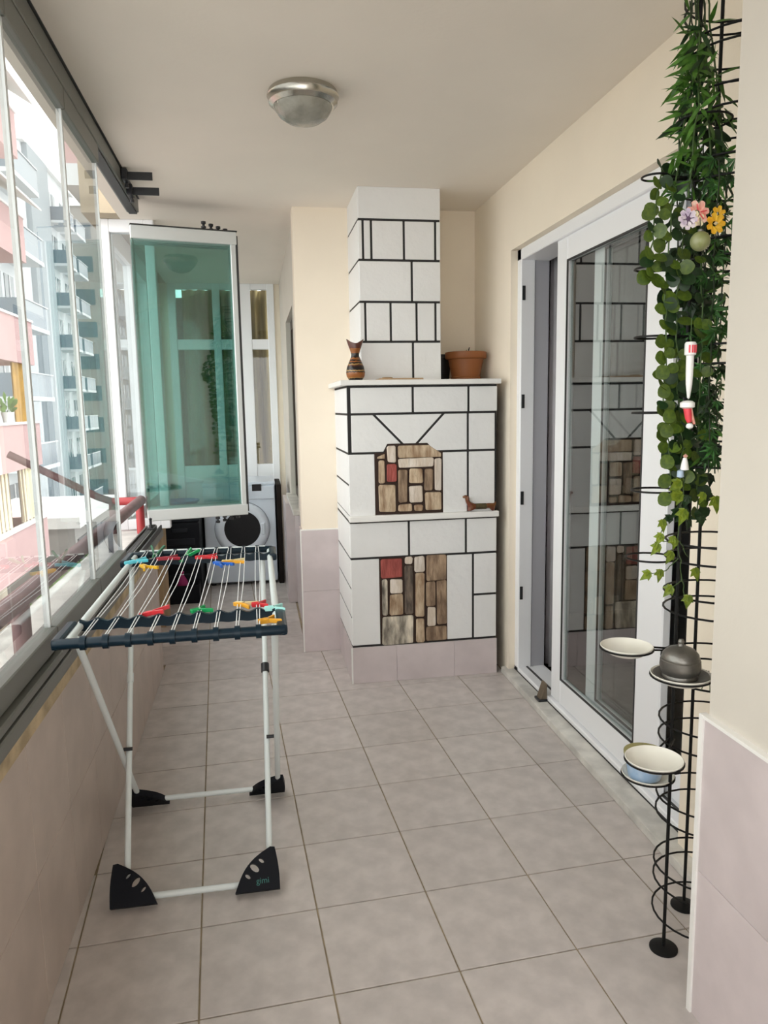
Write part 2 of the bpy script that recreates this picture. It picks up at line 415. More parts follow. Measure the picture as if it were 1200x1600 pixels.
for k in range(5):
    y1, y0 = bounds[k], bounds[k+1]
    g = thing('glass_panel', plab[k], 'glass panel', (-0.58, (y0+y1)/2, 0.829), 'sliding clear glass panels')
    MB().box((-0.5845, y0+0.006, 0.885), (-0.5755, y1-0.006, 2.432)).build('pane', 'balcony_glass', g)
    MB().box((-0.603, y0+0.002, 0.829), (-0.556, y1-0.002, 0.887)).build('bottom_rail', 'aluminium', g, bevel=0.003)
    MB().box((-0.603, y0+0.002, 2.430), (-0.562, y1-0.002, 2.500)).build('top_rail', 'aluminium', g, bevel=0.003)
    for yy in (y0+0.002, y1-0.008):
        MB().box((-0.588, yy, 0.887), (-0.572, yy+0.006, 2.43)).build('edge_seal', 'seal', g)
# folded panels, swung into the balcony
pa, pb = Vector((-0.603, 4.225, 0)), Vector((-0.059, 4.352, 0))
dr = (pb-pa).normalized(); nr = Vector((-dr.y, dr.x, 0)); PL = (pb-pa).length
names = ['front', 'second', 'third', 'rearmost']
slab = ['green tinted folded glass panel with pale frame facing the camera', 'green tinted folded glass panel directly behind the front one', 'third green tinted glass panel from the front in the folded stack', 'rearmost green tinted glass panel of the folded stack']
for k in range(4):
    base = pa + nr*(0.045*k) + dr*(0.006*k)
    g = thing('folded_glass_panel', slab[k], 'glass panel', (base.x+dr.x*PL/2, base.y+dr.y*PL/2, 0.855), 'folded glass panels stacked open')
    Mx = Matrix.Translation(base) @ Matrix((dr, nr, Vector((0, 0, 1)))).transposed().to_4x4()
    zb, zt = 0.858, 2.432
    MB().box((0.006, 0.014, zb+0.06), (PL-0.006, 0.022, zt-0.065), M=Mx).build('pane', 'green_glass', g)
    MB().box((0, 0, zb), (PL, 0.036, zb+0.062), M=Mx).build('bottom_rail', 'aluminium_pale', g, bevel=0.003)
    MB().box((0, 0, zt-0.068), (PL, 0.036, zt), M=Mx).build('top_rail', 'aluminium_pale', g, bevel=0.003)
    MB().box((0, -0.001, zt), (PL+0.004, 0.036, zt+0.006), M=Mx).build('top_gasket', 'aluminium_dark', g)
    MB().box((-0.002, 0.008, zb+0.062), (0.014, 0.028, zt-0.068), M=Mx).build('edge_seal', 'green_glass', g)
    MB().box((PL-0.034, 0.006, zb+0.04), (PL-0.004, 0.030, zt-0.06), M=Mx).build('edge_profile', 'aluminium_pale', g, bevel=0.003)
    MB().box((PL-0.004, 0.004, zb+0.02), (PL+0.006, 0.032, zt-0.02), M=Mx).build('edge_gasket', 'aluminium_dark', g)
    p = Mx @ Vector((0.385+0.042*k, 0.018, 0))
    kn = MB(); kn.lathe([(0.006, 0), (0.006, 0.006), (0.013, 0.008), (0.014, 0.016), (0.007, 0.019), (0.007, 0.028), (0.013, 0.030), (0.013, 0.042), (0, 0.044)], (p.x, p.y, zt+0.004), 14)
    kn.build('roller', 'black_plastic', g, smooth=True)
    kn = MB(); kn.lathe([(0, -0.040), (0.012, -0.038), (0.012, -0.026), (0.006, -0.024), (0.006, -0.018), (0.013, -0.016), (0.013, -0.004), (0.006, 0.0)], (p.x, p.y, zb), 14)
    kn.build('roller', 'black_plastic', g, smooth=True)
# pivot brackets under the ceiling track
for k, (yy, z0) in enumerate(((3.78, 2.530), (3.92, 2.500))):
    b = thing('hinge_bracket', ['upper dark grey metal bracket on the ceiling track', 'lower dark grey metal bracket on the ceiling track'][k], 'bracket', (-0.56, yy, z0))
    MB().box((-0.562, yy-0.02, z0-0.005), (-0.535, yy+0.05, z0+0.045)).build('mount', 'black_plastic', b, bevel=0.003)
    MB().box((-0.54, yy+0.006, z0), (-0.425+0.012*k, yy+0.012, z0+0.036)).build('arm', 'bracket', b, bevel=0.001)
    MB().lathe([(0.010, 0), (0.010, 0.014), (0.006, 0.016), (0.006, 0.024)], (-0.545, yy+0.03, z0-0.03), 12).build('bolt', 'black_plastic', b, smooth=True)
# latch pin at the end of the bottom track
lp = thing('latch_pin', 'small black latch pin at the end of the bottom track', 'latch', (-0.58, 4.15, 0.829))
MB().lathe([(0.012, 0), (0.012, 0.02), (0.007, 0.024), (0.007, 0.05), (0.010, 0.055), (0, 0.062)], (-0.58, 4.15, 0.829), 12).build('pin', 'black_plastic', lp, smooth=True)
MB().box((-0.60, 4.125, 0.829), (-0.56, 4.175, 0.835)).build('plate', 'black_plastic', lp, bevel=0.002)

# ------------------------------------------------------------------ railing outside the glazing
XRL, ZRL = -0.70, 0.928
r = thing('railing', 'red painted pipe railing on the ledge outside the glass', 'railing', (XRL, 3.0, 0.735))
MB().tube([(XRL, 0.2, ZRL), (XRL, 4.66, ZRL)], 0.030, 16).build('top_rail', 'rail_brown_hazed', r, smooth=True)
for yy in (2.27, 0.6):
    MB().tube([(XRL, yy, 0.735), (XRL, yy, ZRL)], 0.027, 14).build('post', 'rail_brown_hazed', r, smooth=True)
MB().tube([(XRL, 4.60, 0.735), (XRL, 4.60, ZRL+0.012)], 0.025, 14).build('post', 'red_paint', r, smooth=True, label='bright red end post')
MB().tube([(XRL, 4.64, ZRL), (-0.86, 4.64, ZRL)], 0.024, 14).build('cross_rail', 'red_paint', r, smooth=True)
MB().tube([(-0.86, 4.64, 0.735), (-0.86, 4.64, ZRL)], 0.024, 14).build('post', 'rail_brown_hazed', r, smooth=True)
MB().tube([(-0.86, 4.64, ZRL), (-0.94, 4.64, ZRL+0.03), (-1.42, 4.64, ZRL+0.30)], 0.022, 12).build('outrigger_bar', 'rail_brown_hazed', r, smooth=True)
MB().tube([(XRL, 3.66, ZRL-0.028), (XRL, 3.66, 0.80)], 0.012, 10).build('clamp', 'black_plastic', r, smooth=True)

# ------------------------------------------------------------------ painted fireplace
YF = 3.793; FX0, FX1 = 0.465, 1.257
def F(px, py, y=YF): p = at(px, py, y=y); return p.x, p.z
fp = thing('fireplace', 'white painted block fireplace with black joints and stone panels', 'fireplace', (0.86, 4.05, 0))
MB().box((FX0+0.0005, YF+0.0005, 0.0), (FX1-0.002, YP, 1.572)).build('core', 'black_joint', fp)
HG = 0.0058                                     # half a joint
def block(x0, x1, z0, z1, y=YF, name='block', m='white_block', t=0.009):
    return MB().box((x0, y-0.002, z0), (x1, y+t, z1)).build(name, m, fp, bevel=0.0018)
def poly_block(pts, y=YF, name='block', m='white_block', t=0.009):
    return MB().prism([(x, y-0.002, z) for x, z in pts], (0, t, 0)).build(name, m, fp, bevel=0.0018)
def shrink(pts, d):
    c = [Vector(p) for p in pts]; n = len(c); out = []
    ar = sum(c[i].x*c[(i+1) % n].y-c[(i+1) % n].x*c[i].y for i in range(n)); sg = 1 if ar > 0 else -1
    for i in range(n):
        a, b, e = c[i-1], c[i], c[(i+1) % n]
        u = (b-a).normalized(); v = (e-b).normalized()
        n1 = Vector((-u.y, u.x))*sg; n2 = Vector((-v.y, v.x))*sg
        k = n1+n2; k = k/max(0.25, k.length_squared)*2
        out.append(b+k*d)
    return [(p.x, p.y) for p in out]
zA = F(660, 601)[1]; zB = F(660, 645.5)[1]; zC = F(655, 706)[1]; zS1 = F(660, 802)[1]; zS0 = F(660, 811)[1]; zD = F(660, 868)[1]; zE = F(660, 1003)[1]
xa1, xa2 = F(645, 625)[0], F(732, 625)[0]
zmt = 1.574
# row A under the mantel
for x0, x1 in ((FX0+0.012, xa1), (xa1, xa2), (xa2, FX1+HG)): block(x0+HG, x1-HG, zB+HG, zmt-0.012)
# row B with the two slanting joints
d0, d1 = F(582.7, 648)[0], F(630, 694)
e0, e1 = F(694, 646)[0], F(650, 693)
arch = [F(586, 712), F(600, 708), F(606, 695), F(667, 694), F(678, 705), F(691, 706)]
xl_s, xr_s = F(587, 760)[0], F(691, 755)[0]
za_top = F(636, 694.5)[1]; xaL, xaR = F(606, 695)[0], F(667, 694)[0]
xb2 = F(731, 675)[0]
poly_block(shrink([(FX0+0.012, zB), (d0, zB), (d1[0], za_top), (xaL, za_top), (F(600, 707)[0], zC), (FX0+0.012, zC)], HG))
poly_block(shrink([(d0, zB), (e0, zB), (e1[0], za_top), (d1[0], za_top)], HG))
poly_block(shrink([(e0, zB), (xb2, zB), (xb2, zC), (F(678, 705)[0], zC), (xaR, za_top), (e1[0], za_top)], HG))
block(xb2+HG, FX1-0.012, zC+HG, zB-HG)
# row C either side of the upper stone panel
block(FX0, xl_s-0.004, zS1, zC-HG); block(xr_s+0.004, xb2-HG, zS1, zC-HG); block(xb2+HG, FX1-0.012, zS1, zC-HG)
# row D under the lower shelf
xd1, xd2 = F(639, 840)[0], F(728, 835)[0]
for x0, x1 in ((FX0-HG, xd1), (xd1, xd2), (xd2, FX1+HG)): block(x0+HG, x1-HG, zD+HG, zS0-0.010)
# row E either side of the lower stone panel
xe1, xe2, xe3 = F(594.5, 940)[0], F(698, 930)[0], F(739, 930)[0]
block(FX0, xe1-0.004, zE+HG, zD-HG); block(xe2+0.002, xe3-HG, zE+HG, zD-HG)
zm = F(756, 928)[1]
block(xe3+HG, FX1, zm+HG, zD-HG); block(xe3+HG, FX1, zE+HG, zm-HG)
# left flank
zs = [zE, zE+(zD-zE)*.33, zE+(zD-zE)*.66, zD, zS0-0.004]
for a, b in zip(zs[:-1], zs[1:]):
    MB().box((FX0-0.002, YF+0.008, a+HG), (FX0+0.008, YP, b-HG)).build('block', 'white_block', fp)
MB().box((FX0-0.002, YF+0.02, zS0+0.004), (FX0+0.008, YP, zS1)).build('block', 'white_block', fp)
zs = [zS1, (zS1+zC)/2, zC, zB, zmt-0.006]
for a, b in zip(zs[:-1], zs[1:]):
    MB().box((FX0-0.002, YF+(0.012 if a > zC-.01 else 0.008), a+HG), (FX0+0.008, YP, b-HG)).build('block', 'white_block', fp)
# shelves and base
MB().box((FX0-0.004, YF-0.028, zS0), (FX1+0.006, YF+0.02, zS1)).build('lower_shelf', 'mantel_white', fp, bevel=0.003)
MB().box((0.428, YF-0.034, zmt), (1.27, YP, 1.600)).build('mantel', 'mantel_white', fp, bevel=0.003)
xb = 0.86
for x0, x1 in ((FX0-0.006, 0.70), (0.701, 1.02), (1.021, FX1+0.003)):
    MB().box((x0, YF-0.008, 0), (x1, YF+0.004, zE-HG)).build('base_tile', 'wall_tile', fp, bevel=0.001)
MB().box((FX0-0.008, YF+0.004, 0), (FX0+0.004, YP-0.01, zE-HG)).build('base_tile', 'wall_tile', fp, bevel=0.001)
MB().box((FX0-0.010, YF-0.011, 0), (FX0-0.002, YF-0.003, zE-HG)).build('edge_strip', 'trim_white', fp)
# chimney
YC = 3.95; CX0, CX1 = 0.563, 0.995
MB().box((CX0+0.0005, YC+0.0005, 1.600), (CX1-0.003, YP, CEIL)).build('chimney_core', 'black_joint', fp)
def C(px, py): return F(px, py, YC)
z1, z2, z3, z4 = C(625, 344)[1], C(625, 407)[1], C(625, 472)[1], C(625, 534)[1]
def crow(za, zb, cuts):
    xs = [CX0-HG] + cuts + [CX1+HG]
    for i in range(len(xs)-1): block(xs[i]+HG, xs[i+1]-HG, za+HG, zb-HG, YC)
crow(z1, CEIL+HG, [])
crow(z2, z1, [C(567, 375)[0], C(580, 375)[0], C(631, 375)[0], C(680, 375)[0]])
crow(z3, z2, [C(643.5, 440)[0]])
crow(z4, z3, [C(571, 500)[0], C(610.5, 500)[0], C(651, 500)[0], C(680.5, 500)[0]])
crow(1.600-HG, z4, [C(645.5, 565)[0]])
for a, b in ((1.600, z4), (z4, z3), (z3, z2), (z2, z1), (z1, CEIL+HG)):
    MB().box((CX0-0.002, YC+0.007, a+HG), (CX0+0.006, YP, b-HG)).build('block', 'white_block', fp)
MB().box((CX1-0.004, YC+0.007, 1.600), (CX1, YP, CEIL)).build('chimney_side', 'white_block', fp)
# stone inlays: each stone its own piece, joints recessed
def stone_mat(name, c, c2, sc=22, st=(1.6, 1, .45)): return mat(name, c, 0.6, col2=c2, scale=sc, stretch=st, bump=0.6, bscale=45, rnd=0.08, detail=9)
stone_mat('stone_tan', (0.62, 0.49, 0.34), (0.30, 0.19, 0.11)); stone_mat('stone_brown', (0.40, 0.28, 0.18), (0.16, 0.10, 0.06))
stone_mat('stone_cream', (0.74, 0.66, 0.58), (0.60, 0.50, 0.40)); stone_mat('stone_red', (0.42, 0.09, 0.07), (0.26, 0.05, 0.04))
stone_mat('stone_dark', (0.24, 0.18, 0.13), (0.06, 0.045, 0.035)); stone_mat('stone_marbled', (0.74, 0.66, 0.53), (0.06, 0.05, 0.04), 16)
def stone(u0, v0, u1, v1, m, sc, oy, chamf=None):
    x0, zt = F(500+u0/sc, oy+v0/sc); x1, zb = F(500+u1/sc, oy+v1/sc)
    j = lambda: random.uniform(-0.0025, 0.0025); c = 0.006
    pts = [(x0+c, zb+j()), (x1-c, zb+j()), (x1+j(), zb+c), (x1+j(), zt-c), (x1-c, zt+j()), (x0+c, zt+j()), (x0+j(), zt-c), (x0+j(), zb+c)]
    if chamf == 'r': pts = [(x0+c, zb), (x1, zb), (x1, zb+(zt-zb)*.32), (x0+(x1-x0)*.72, zt), (x0+c, zt), (x0, zt-c), (x0, zb+c)]
    if chamf == 'l': pts = [(x0, zb), (x1, zb), (x1, zt), (x0+c, zb+(zt-zb)*.45), (x0, zb+(zt-zb)*.3)]
    pr = random.uniform(0.004, 0.010)
    MB().prism([(x, YF-pr, z) for x, z in pts], (0, 0.016, 0)).build('stone', m, fp, bevel=0.003)
MB().prism([(x, YF, z) for x, z in [(xl_s-.004, zS1), (xr_s+.004, zS1), (xr_s+.004, zC), (F(678, 705)[0], zC), (xaR, za_top+.004), (xaL, za_top+.004), (F(600, 707)[0], zC), (xl_s-.004, zC)]], (0, 0.02, 0)).build('stone_bed', 'stone_joint', fp)
for s in ((264, 1272, 300, 1294, 'stone_tan', 'l'), (310, 1236, 352, 1310, 'stone_cream'), (360, 1234, 560, 1285, 'stone_tan', 'r'), (270, 1302, 300, 1408, 'stone_tan'), (310, 1318, 354, 1402, 'stone_red'),
          (362, 1293, 525, 1331, 'stone_cream'), (531, 1292, 562, 1440, 'stone_cream'), (272, 1416, 352, 1538, 'stone_tan'), (362, 1345, 405, 1495, 'stone_brown'), (413, 1341, 475, 1406, 'stone_tan'),
          (413, 1419, 475, 1494, 'stone_cream'), (483, 1341, 522, 1440, 'stone_brown'), (486, 1451, 562, 1530, 'stone_tan'), (362, 1506, 427, 1536, 'stone_tan'), (435, 1506, 476, 1534, 'stone_tan')):
    stone(*s[:5], 2.963, 280, s[5] if len(s) > 5 else None)
MB().box((xe1-0.004, YF, zE+0.002), (xe2+0.002, YF+0.02, zD-0.002)).build('stone_bed', 'stone_joint', fp)
for s in ((357, 652, 484, 757, 'stone_red'), (496, 640, 541, 678, 'stone_cream'), (552, 636, 611, 722, 'stone_cream'), (621, 630, 740, 771, 'stone_brown'), (361, 771, 396, 980, 'stone_marbled'),
          (408, 770, 483, 848, 'stone_cream'), (408, 858, 487, 975, 'stone_tan'), (496, 690, 546, 970, 'stone_dark'), (557, 732, 612, 985, 'stone_tan'), (621, 784, 675, 924, 'stone_brown'),
          (685, 775, 741, 1030, 'stone_brown'), (628, 933, 678, 1040, 'stone_cream'), (365, 990, 548, 1142, 'stone_marbled'), (562, 998, 612, 1134, 'stone_tan'), (623, 1046, 740, 1122, 'stone_brown')):
    stone(*s[:5], 3.75, 700)

# ------------------------------------------------------------------ things on the fireplace
def banded(name, zs, cols):
    m = bpy.data.materials.new(name); m.use_nodes = True; nt = m.node_tree; b = nt.nodes['Principled BSDF']; b.inputs['Roughness'].default_value = 0.28
    tc = nt.nodes.new('ShaderNodeTexCoord'); sx = nt.nodes.new('ShaderNodeSeparateXYZ'); nt.links.new(tc.outputs['Generated'], sx.inputs[0])
    wv = nt.nodes.new('ShaderNodeTexNoise'); wv.inputs['Scale'].default_value = 9; nt.links.new(tc.outputs['Generated'], wv.inputs[0])
    ad = nt.nodes.new('ShaderNodeMath'); ad.operation = 'MULTIPLY_ADD'; ad.inputs[1].default_value = 0.05; nt.links.new(wv.outputs['Fac'], ad.inputs[0]); nt.links.new(sx.outputs['Z'], ad.inputs[2])
    r = nt.nodes.new('ShaderNodeValToRGB'); r.color_ramp.interpolation = 'CONSTANT'
    e = r.color_ramp.elements; e[0].position = 0; e[0].color = (*cols[0], 1); e[1].position = zs[1]; e[1].color = (*cols[1], 1)
    for z, c in list(zip(zs, cols))[2:]:
        k = e.new(z); k.color = (*c, 1)
    nt.links.new(ad.outputs[0], r.inputs[0]); nt.links.new(r.outputs[0], b.inputs['Base Color'])
    MATS[name] = m
K, O, RU, YL = (0.010, 0.006, 0.005), (0.27, 0.09, 0.018), (0.09, 0.022, 0.012), (0.32, 0.19, 0.06)
banded('vase_bands', [0, .08, .10, .22, .25, .28, .37, .40, .43, .47, .50, .53, .58, .68, .80, .82], [K, YL, O, K, YL, K, RU, YL, K, O, K, O, K, O, RU, (0.10, .03, .02)])
vs = thing('vase', 'small brown banded vase with flared lip standing on the mantel', 'vase', (0.52, 3.87, 1.6))
def lip(p, a):
    t = max(0, (p.z-0.155)/0.05)
    p.z += 0.012*t*math.cos(2*a); p.y *= 1-0.35*min(1, t); p.x *= 1+0.12*t
    return p
MB().lathe([(0.030, 0), (0.036, 0.006), (0.046, 0.022), (0.0495, 0.042), (0.044, 0.070), (0.031, 0.100), (0.0215, 0.122), (0.020, 0.132), (0.025, 0.150), (0.034, 0.175), (0.041, 0.200),
            (0.038, 0.200), (0.030, 0.174), (0.020, 0.150), (0.015, 0.130), (0.0, 0.12)], (0.522, 3.87, 1.600), 36, fn=lip).build('body', 'vase_bands', vs, smooth=True)
MB().lathe([(0.033, -0.0), (0.036, 0.003), (0.033, 0.007)], (0.522, 3.87, 1.600), 30).build('foot', 'black_pot', vs, smooth=True)
pt = thing('planter', 'terracotta plastic planter pot in the alcove on the mantel', 'planter', (1.185, 4.12, 1.6))
MB().lathe([(0.078, 0), (0.082, 0.004), (0.084, 0.02), (0.080, 0.024), (0.098, 0.118), (0.112, 0.122), (0.116, 0.130), (0.116, 0.158), (0.110, 0.160), (0.104, 0.150), (0.094, 0.12), (0.0, 0.118)], (1.182, 4.12, 1.6), 44).build('body', 'terracotta', pt, smooth=True)
MB().tube([(1.19, 4.12, 1.715), (1.192, 4.118, 1.75), (1.20, 4.11, 1.785)], 0.003, 6).tube([(1.192, 4.118, 1.755), (1.183, 4.116, 1.772)], 0.002, 6).build('dry_twig', 'gap_shade_and_twig', pt)
MB().lathe([(0.050, 0), (0.064, 0.135), (0.070, 0.137), (0.070, 0.155), (0.064, 0.155), (0.0, 0.12)], (1.072, 4.275, 1.6), 32).build('black_pot', 'black_pot', None, smooth=True)
tag(bpy.data.objects['black_pot'], 'black plastic pot tucked beside the terracotta planter', 'pot')
ty = thing('wooden_tray', 'flat tan wooden tray lying on the mantel', 'tray', (0.72, 3.86, 1.6))
MB().box((0.635, 3.80, 1.6), (0.865, 3.93, 1.609)).build('board', 'tan_wood', ty, bevel=0.002)
MB().lathe([(0.026, 0), (0.028, 0.005), (0.02, 0.007), (0, 0.007)], (0.685, 3.85, 1.609), 20).build('disc', 'tan_wood', ty, smooth=True)
# dachshund figurine on the lower shelf: skinned body
def skin_obj(name, verts, edges, radii, m, parent=None, sub=2, root=0):
    me = bpy.data.meshes.new(name); me.from_pydata(verts, edges, []); o = bpy.data.objects.new(name, me); COL.objects.link(o)
    o.modifiers.new('Skin', 'SKIN'); s = o.modifiers.new('Sub', 'SUBSURF'); s.levels = sub; s.render_levels = sub
    for i, rr in enumerate(radii):
        sv = me.skin_vertices[0].data[i]; sv.radius = rr if isinstance(rr, tuple) else (rr, rr); sv.use_root = (i == root)
    o.modifiers['Skin'].use_smooth_shade = True
    me.materials.append(MATS[m])
    if parent is not None: o.parent = parent; o.matrix_parent_inverse = parent_inv(parent)
    return o
mat('dog_red', (0.13, 0.018, 0.012), 0.35, col2=(0.15, 0.06, 0.012), scale=26, detail=2)
zsh = zS1
dg = thing('dog_figurine', 'little red brown dachshund figurine on the lower shelf', 'figurine', (1.14, YF-0.012, zsh))
X0, Y0 = 1.09, YF-0.012
V_ = [(X0+.065, Y0, zsh+.026), (X0+.105, Y0, zsh+.026), (X0+.135, Y0, zsh+.036), (X0+.152, Y0, zsh+.030), (X0+.025, Y0, zsh+.028), (X0+.006, Y0, zsh+.050), (X0-.002, Y0, zsh+.076), (X0-.008, Y0, zsh+.082), (X0-.024, Y0, zsh+.078),
      (X0+.012, Y0, zsh+.008), (X0+.012, Y0, zsh+.004), (X0+.140, Y0, zsh+.010), (X0+.150, Y0, zsh+.005), (X0+.160, Y0, zsh+.050)]
E_ = [(0, 1), (1, 2), (2, 3), (0, 4), (4, 5), (5, 6), (6, 7), (7, 8), (4, 9), (9, 10), (2, 11), (11, 12), (3, 13)]
skin_obj('body', V_, E_, [.014, .014, .017, .012, .016, .012, .012, .011, .005, .012, .012, .012, .010, .003], 'dog_red', dg)
for s in (-1, 1):
    MB().lathe([(0, -.014), (.006, -.010), (.007, 0), (.004, .010), (0, .012)], (X0+.002, Y0+s*.012, zsh+.072), 10).build('ear', 'dog_red', dg, smooth=True)
mat('dog_blanket', (0.09, 0.065, 0.02), 0.6, var=0.5, scale=60)
MB().tube([(X0+.045, Y0, zsh+.027), (X0+.105, Y0, zsh+.027)], 0.0155, 14).build('coat', 'dog_blanket', dg, smooth=True)

# ------------------------------------------------------------------ ceiling lamp
L0 = (0.215, 2.83)
lm = thing('ceiling_lamp', 'round nickel rimmed ceiling lamp with frosted glass dome', 'lamp', (L0[0], L0[1], CEIL))
MB().lathe([(0.118, 0), (0.122, -0.004), (0.128, -0.020), (0.124, -0.025), (0.122, -0.042), (0.108, -0.054), (0.100, -0.054), (0.100, -0.01), (0.0, -0.006)], (*L0, CEIL), 48).build('rim', 'chrome', lm, smooth=True)
MB().lathe([(0.1045, -0.052), (0.100, -0.064), (0.086, -0.084), (0.062, -0.100), (0.032, -0.109), (0, -0.112)], (*L0, CEIL), 48).build('dome', 'frost', lm, smooth=True)
for a in (-.6, 1.5, 3.6):
    MB().lathe([(.004, 0), (.007, -.004), (.004, -.010), (0, -.011)], (L0[0]+.098*math.cos(a), L0[1]+.098*math.sin(a), CEIL-.050), 10).build('clip', 'chrome', lm, smooth=True)

# ------------------------------------------------------------------ sliding door on the right
d1_ = struct(empty('door_1', (1.40, 2.9, 0)), 'white framed sliding glass door with marble threshold')
MB().prism([(1.245, 1.60, 0.0), (1.36, 1.60, 0.0), (1.36, 3.79, 0.0), (1.285, 3.79, 0.0)], (0, 0, 0.034)).build('threshold', 'marble', d1_, bevel=0.006, seg=2)
def dbox(name, a, b, m='pvc', bev=0.004): return MB().box(a, b).build(name, m, d1_, bevel=bev)
dbox('jamb', (1.345, DY1-0.055, 0.03), (1.42, DY1, DZ)); dbox('jamb', (1.345, DY0, 0.03), (1.50, DY0+0.04, DZ))
dbox('jamb_liner', (1.42, DY1-0.045, 0.03), (1.50, DY1, DZ), 'pvc_grey'); dbox('head', (1.345, DY0, DZ-0.055), (1.50, DY1, DZ))
dbox('track', (1.345, DY0, 0.03), (1.50, DY1, 0.058)); dbox('track_slot', (1.392, DY0, 0.056), (1.402, DY1, 0.062), 'pvc_dark_gasket', 0); dbox('track_slot', (1.343, DY0, 0.028), (1.347, DY1, 0.040), 'pvc_dark_gasket', 0)
for z in (2.02, 1.48, 0.98, 0.47):
    dbox('strike_plate', (1.352, DY1-0.059, z-0.035), (1.368, DY1-0.054, z+0.035), 'bracket', 0.001)
def leaf(name, x0, x1, y0, y1, sl, sr, label):
    b = MB().box((x0, y1-sl, 0.062), (x1, y1, DZ-0.05)).build('leaf', 'pvc', d1_, bevel=0.005, label=label)
    for a, c in (((x0, y0, 0.062), (x1, y0+sr, DZ-0.05)), ((x0, y0+sr, 0.062), (x1, y1-sl, 0.185)), ((x0, y0+sr, DZ-0.155), (x1, y1-sl, DZ-0.05))):
        MB().box(a, c).build('rail', 'pvc', b, bevel=0.005)
    xm = (x0+x1)/2
    MB().box((xm-0.004, y0+sr, 0.185), (xm+0.004, y1-sl, DZ-0.155)).build('pane', 'door_glass', b)
    for a, c in (((x0-0.0015, y0+sr-.004, 0.181), (x0+.004, y0+sr+.004, DZ-0.151)), ((x0-.0015, y1-sl-.004, 0.181), (x0+.004, y1-sl+.004, DZ-.151)), ((x0-.0015, y0+sr, .181), (x0+.004, y1-sl, .189)), ((x0-.0015, y0+sr, DZ-.159), (x0+.004, y1-sl, DZ-.151))):
        MB().box(a, c).build('gasket', 'pvc_dark_gasket', b)
leaf('front', 1.362, 1.396, 2.30, 3.27, 0.112, 0.175, 'white sliding leaf on the outer track')
leaf('rear', 1.412, 1.446, 2.112, 3.00, 0.10, 0.03, 'white sliding leaf on the inner track')
# dim room beyond the door
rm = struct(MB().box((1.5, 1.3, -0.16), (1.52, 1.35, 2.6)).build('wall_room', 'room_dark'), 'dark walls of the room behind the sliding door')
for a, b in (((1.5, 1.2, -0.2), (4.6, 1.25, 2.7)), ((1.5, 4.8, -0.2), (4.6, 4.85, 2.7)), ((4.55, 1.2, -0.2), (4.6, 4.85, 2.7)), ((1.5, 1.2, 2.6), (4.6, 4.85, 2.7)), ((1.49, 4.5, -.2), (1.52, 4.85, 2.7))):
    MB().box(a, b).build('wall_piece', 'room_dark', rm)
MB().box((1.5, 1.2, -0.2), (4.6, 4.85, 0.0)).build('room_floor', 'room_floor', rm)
curtain('curtain', 3.56, 3.80, 1.56, 0.03, 2.28, 'grey_curtain', 'grey curtain hanging inside the open gap of the sliding door', 0.02, 5, axis='y')
# wedge by the threshold
mat('wedge_brown', (0.16, 0.12, 0.08), 0.7, var=0.4)
dw = thing('door_wedge', 'small brown rubber wedge on the door threshold', 'wedge', (1.33, 3.32, 0.034))
MB().prism([(1.305, 3.27, 0.034), (1.345, 3.27, 0.034), (1.345, 3.27, 0.125), (1.335, 3.27, 0.125)], (0, 0.05, 0)).build('body', 'wedge_brown', dw, bevel=0.004)
MB().box((1.30, 3.265, 0.034), (1.346, 3.325, 0.046)).build('sole', 'black_plastic', dw, bevel=0.002)

# ------------------------------------------------------------------ clothes drying rack
ZR = 0.90
rk = thing('drying_rack', 'white and dark teal folding clothes drying rack with strings', 'drying rack', (-0.22, 2.42, 0))
RX0, RX1 = -0.514, 0.055
YN, YNi, YFi, YFo = 1.885, 2.055, 2.885, 3.02
for x in (-0.487, 0.036):
    MB().tube([(x, YN+0.03, ZR-0.004), (x, YFo-0.02, ZR-0.004)], 0.0105, 12).build('side_tube', 'rack_white', rk, smooth=True)
for y, nm in ((YN, 'end_bar'), (YFo, 'end_bar')):
    eb = MB().tube([(RX0, y, ZR), (RX0+.012, y, ZR), (RX1-.012, y, ZR), (RX1, y, ZR)], [0.010, 0.0135, 0.0135, 0.010], 14).build(nm, 'rack_teal', rk, smooth=True)
    for x in (-0.505, 0.048):                      # end caps joining outer and inner bar
        s = 1 if y < 2.4 else -1
        MB().box((x-0.014, y-0.006, ZR-0.015), (x+0.014, y+s*0.17, ZR+0.013)).build('end_cap', 'rack_teal', rk, bevel=0.008, seg=2)
SX = [-0.442+0.0537*k for k in range(9)]
for y in (YNi, YFi):
    n = 72; top = []; bot = []
    for k in range(n+1):
        x = -0.487+(0.523)*k/n; w = 0.0045*math.cos((x-SX[0])/0.0537*2*PI)
        top.append((x, ZR+0.012+w)); bot.append((x, ZR-0.016+w*0.3))
    vs_ = []; fs_ = []
    for (x, zt), (_, zb) in zip(top, bot): vs_ += [(x, y-.006, zt), (x, y-.006, zb), (x, y+.006, zt), (x, y+.006, zb)]
    for k in range(n):
        a, b = 4*k, 4*k+4
        fs_ += [(a, a+1, b+1, b), (a+2, b+2, b+3, a+3), (a, b, b+2, a+2), (a+1, a+3, b+3, b+1)]
    fs_ += [(0, 2, 3, 1), (4*n, 4*n+1, 4*n+3, 4*n+2)]
    MB().add(vs_, fs_).build('wavy_bar', 'rack_teal', rk, smooth=True)
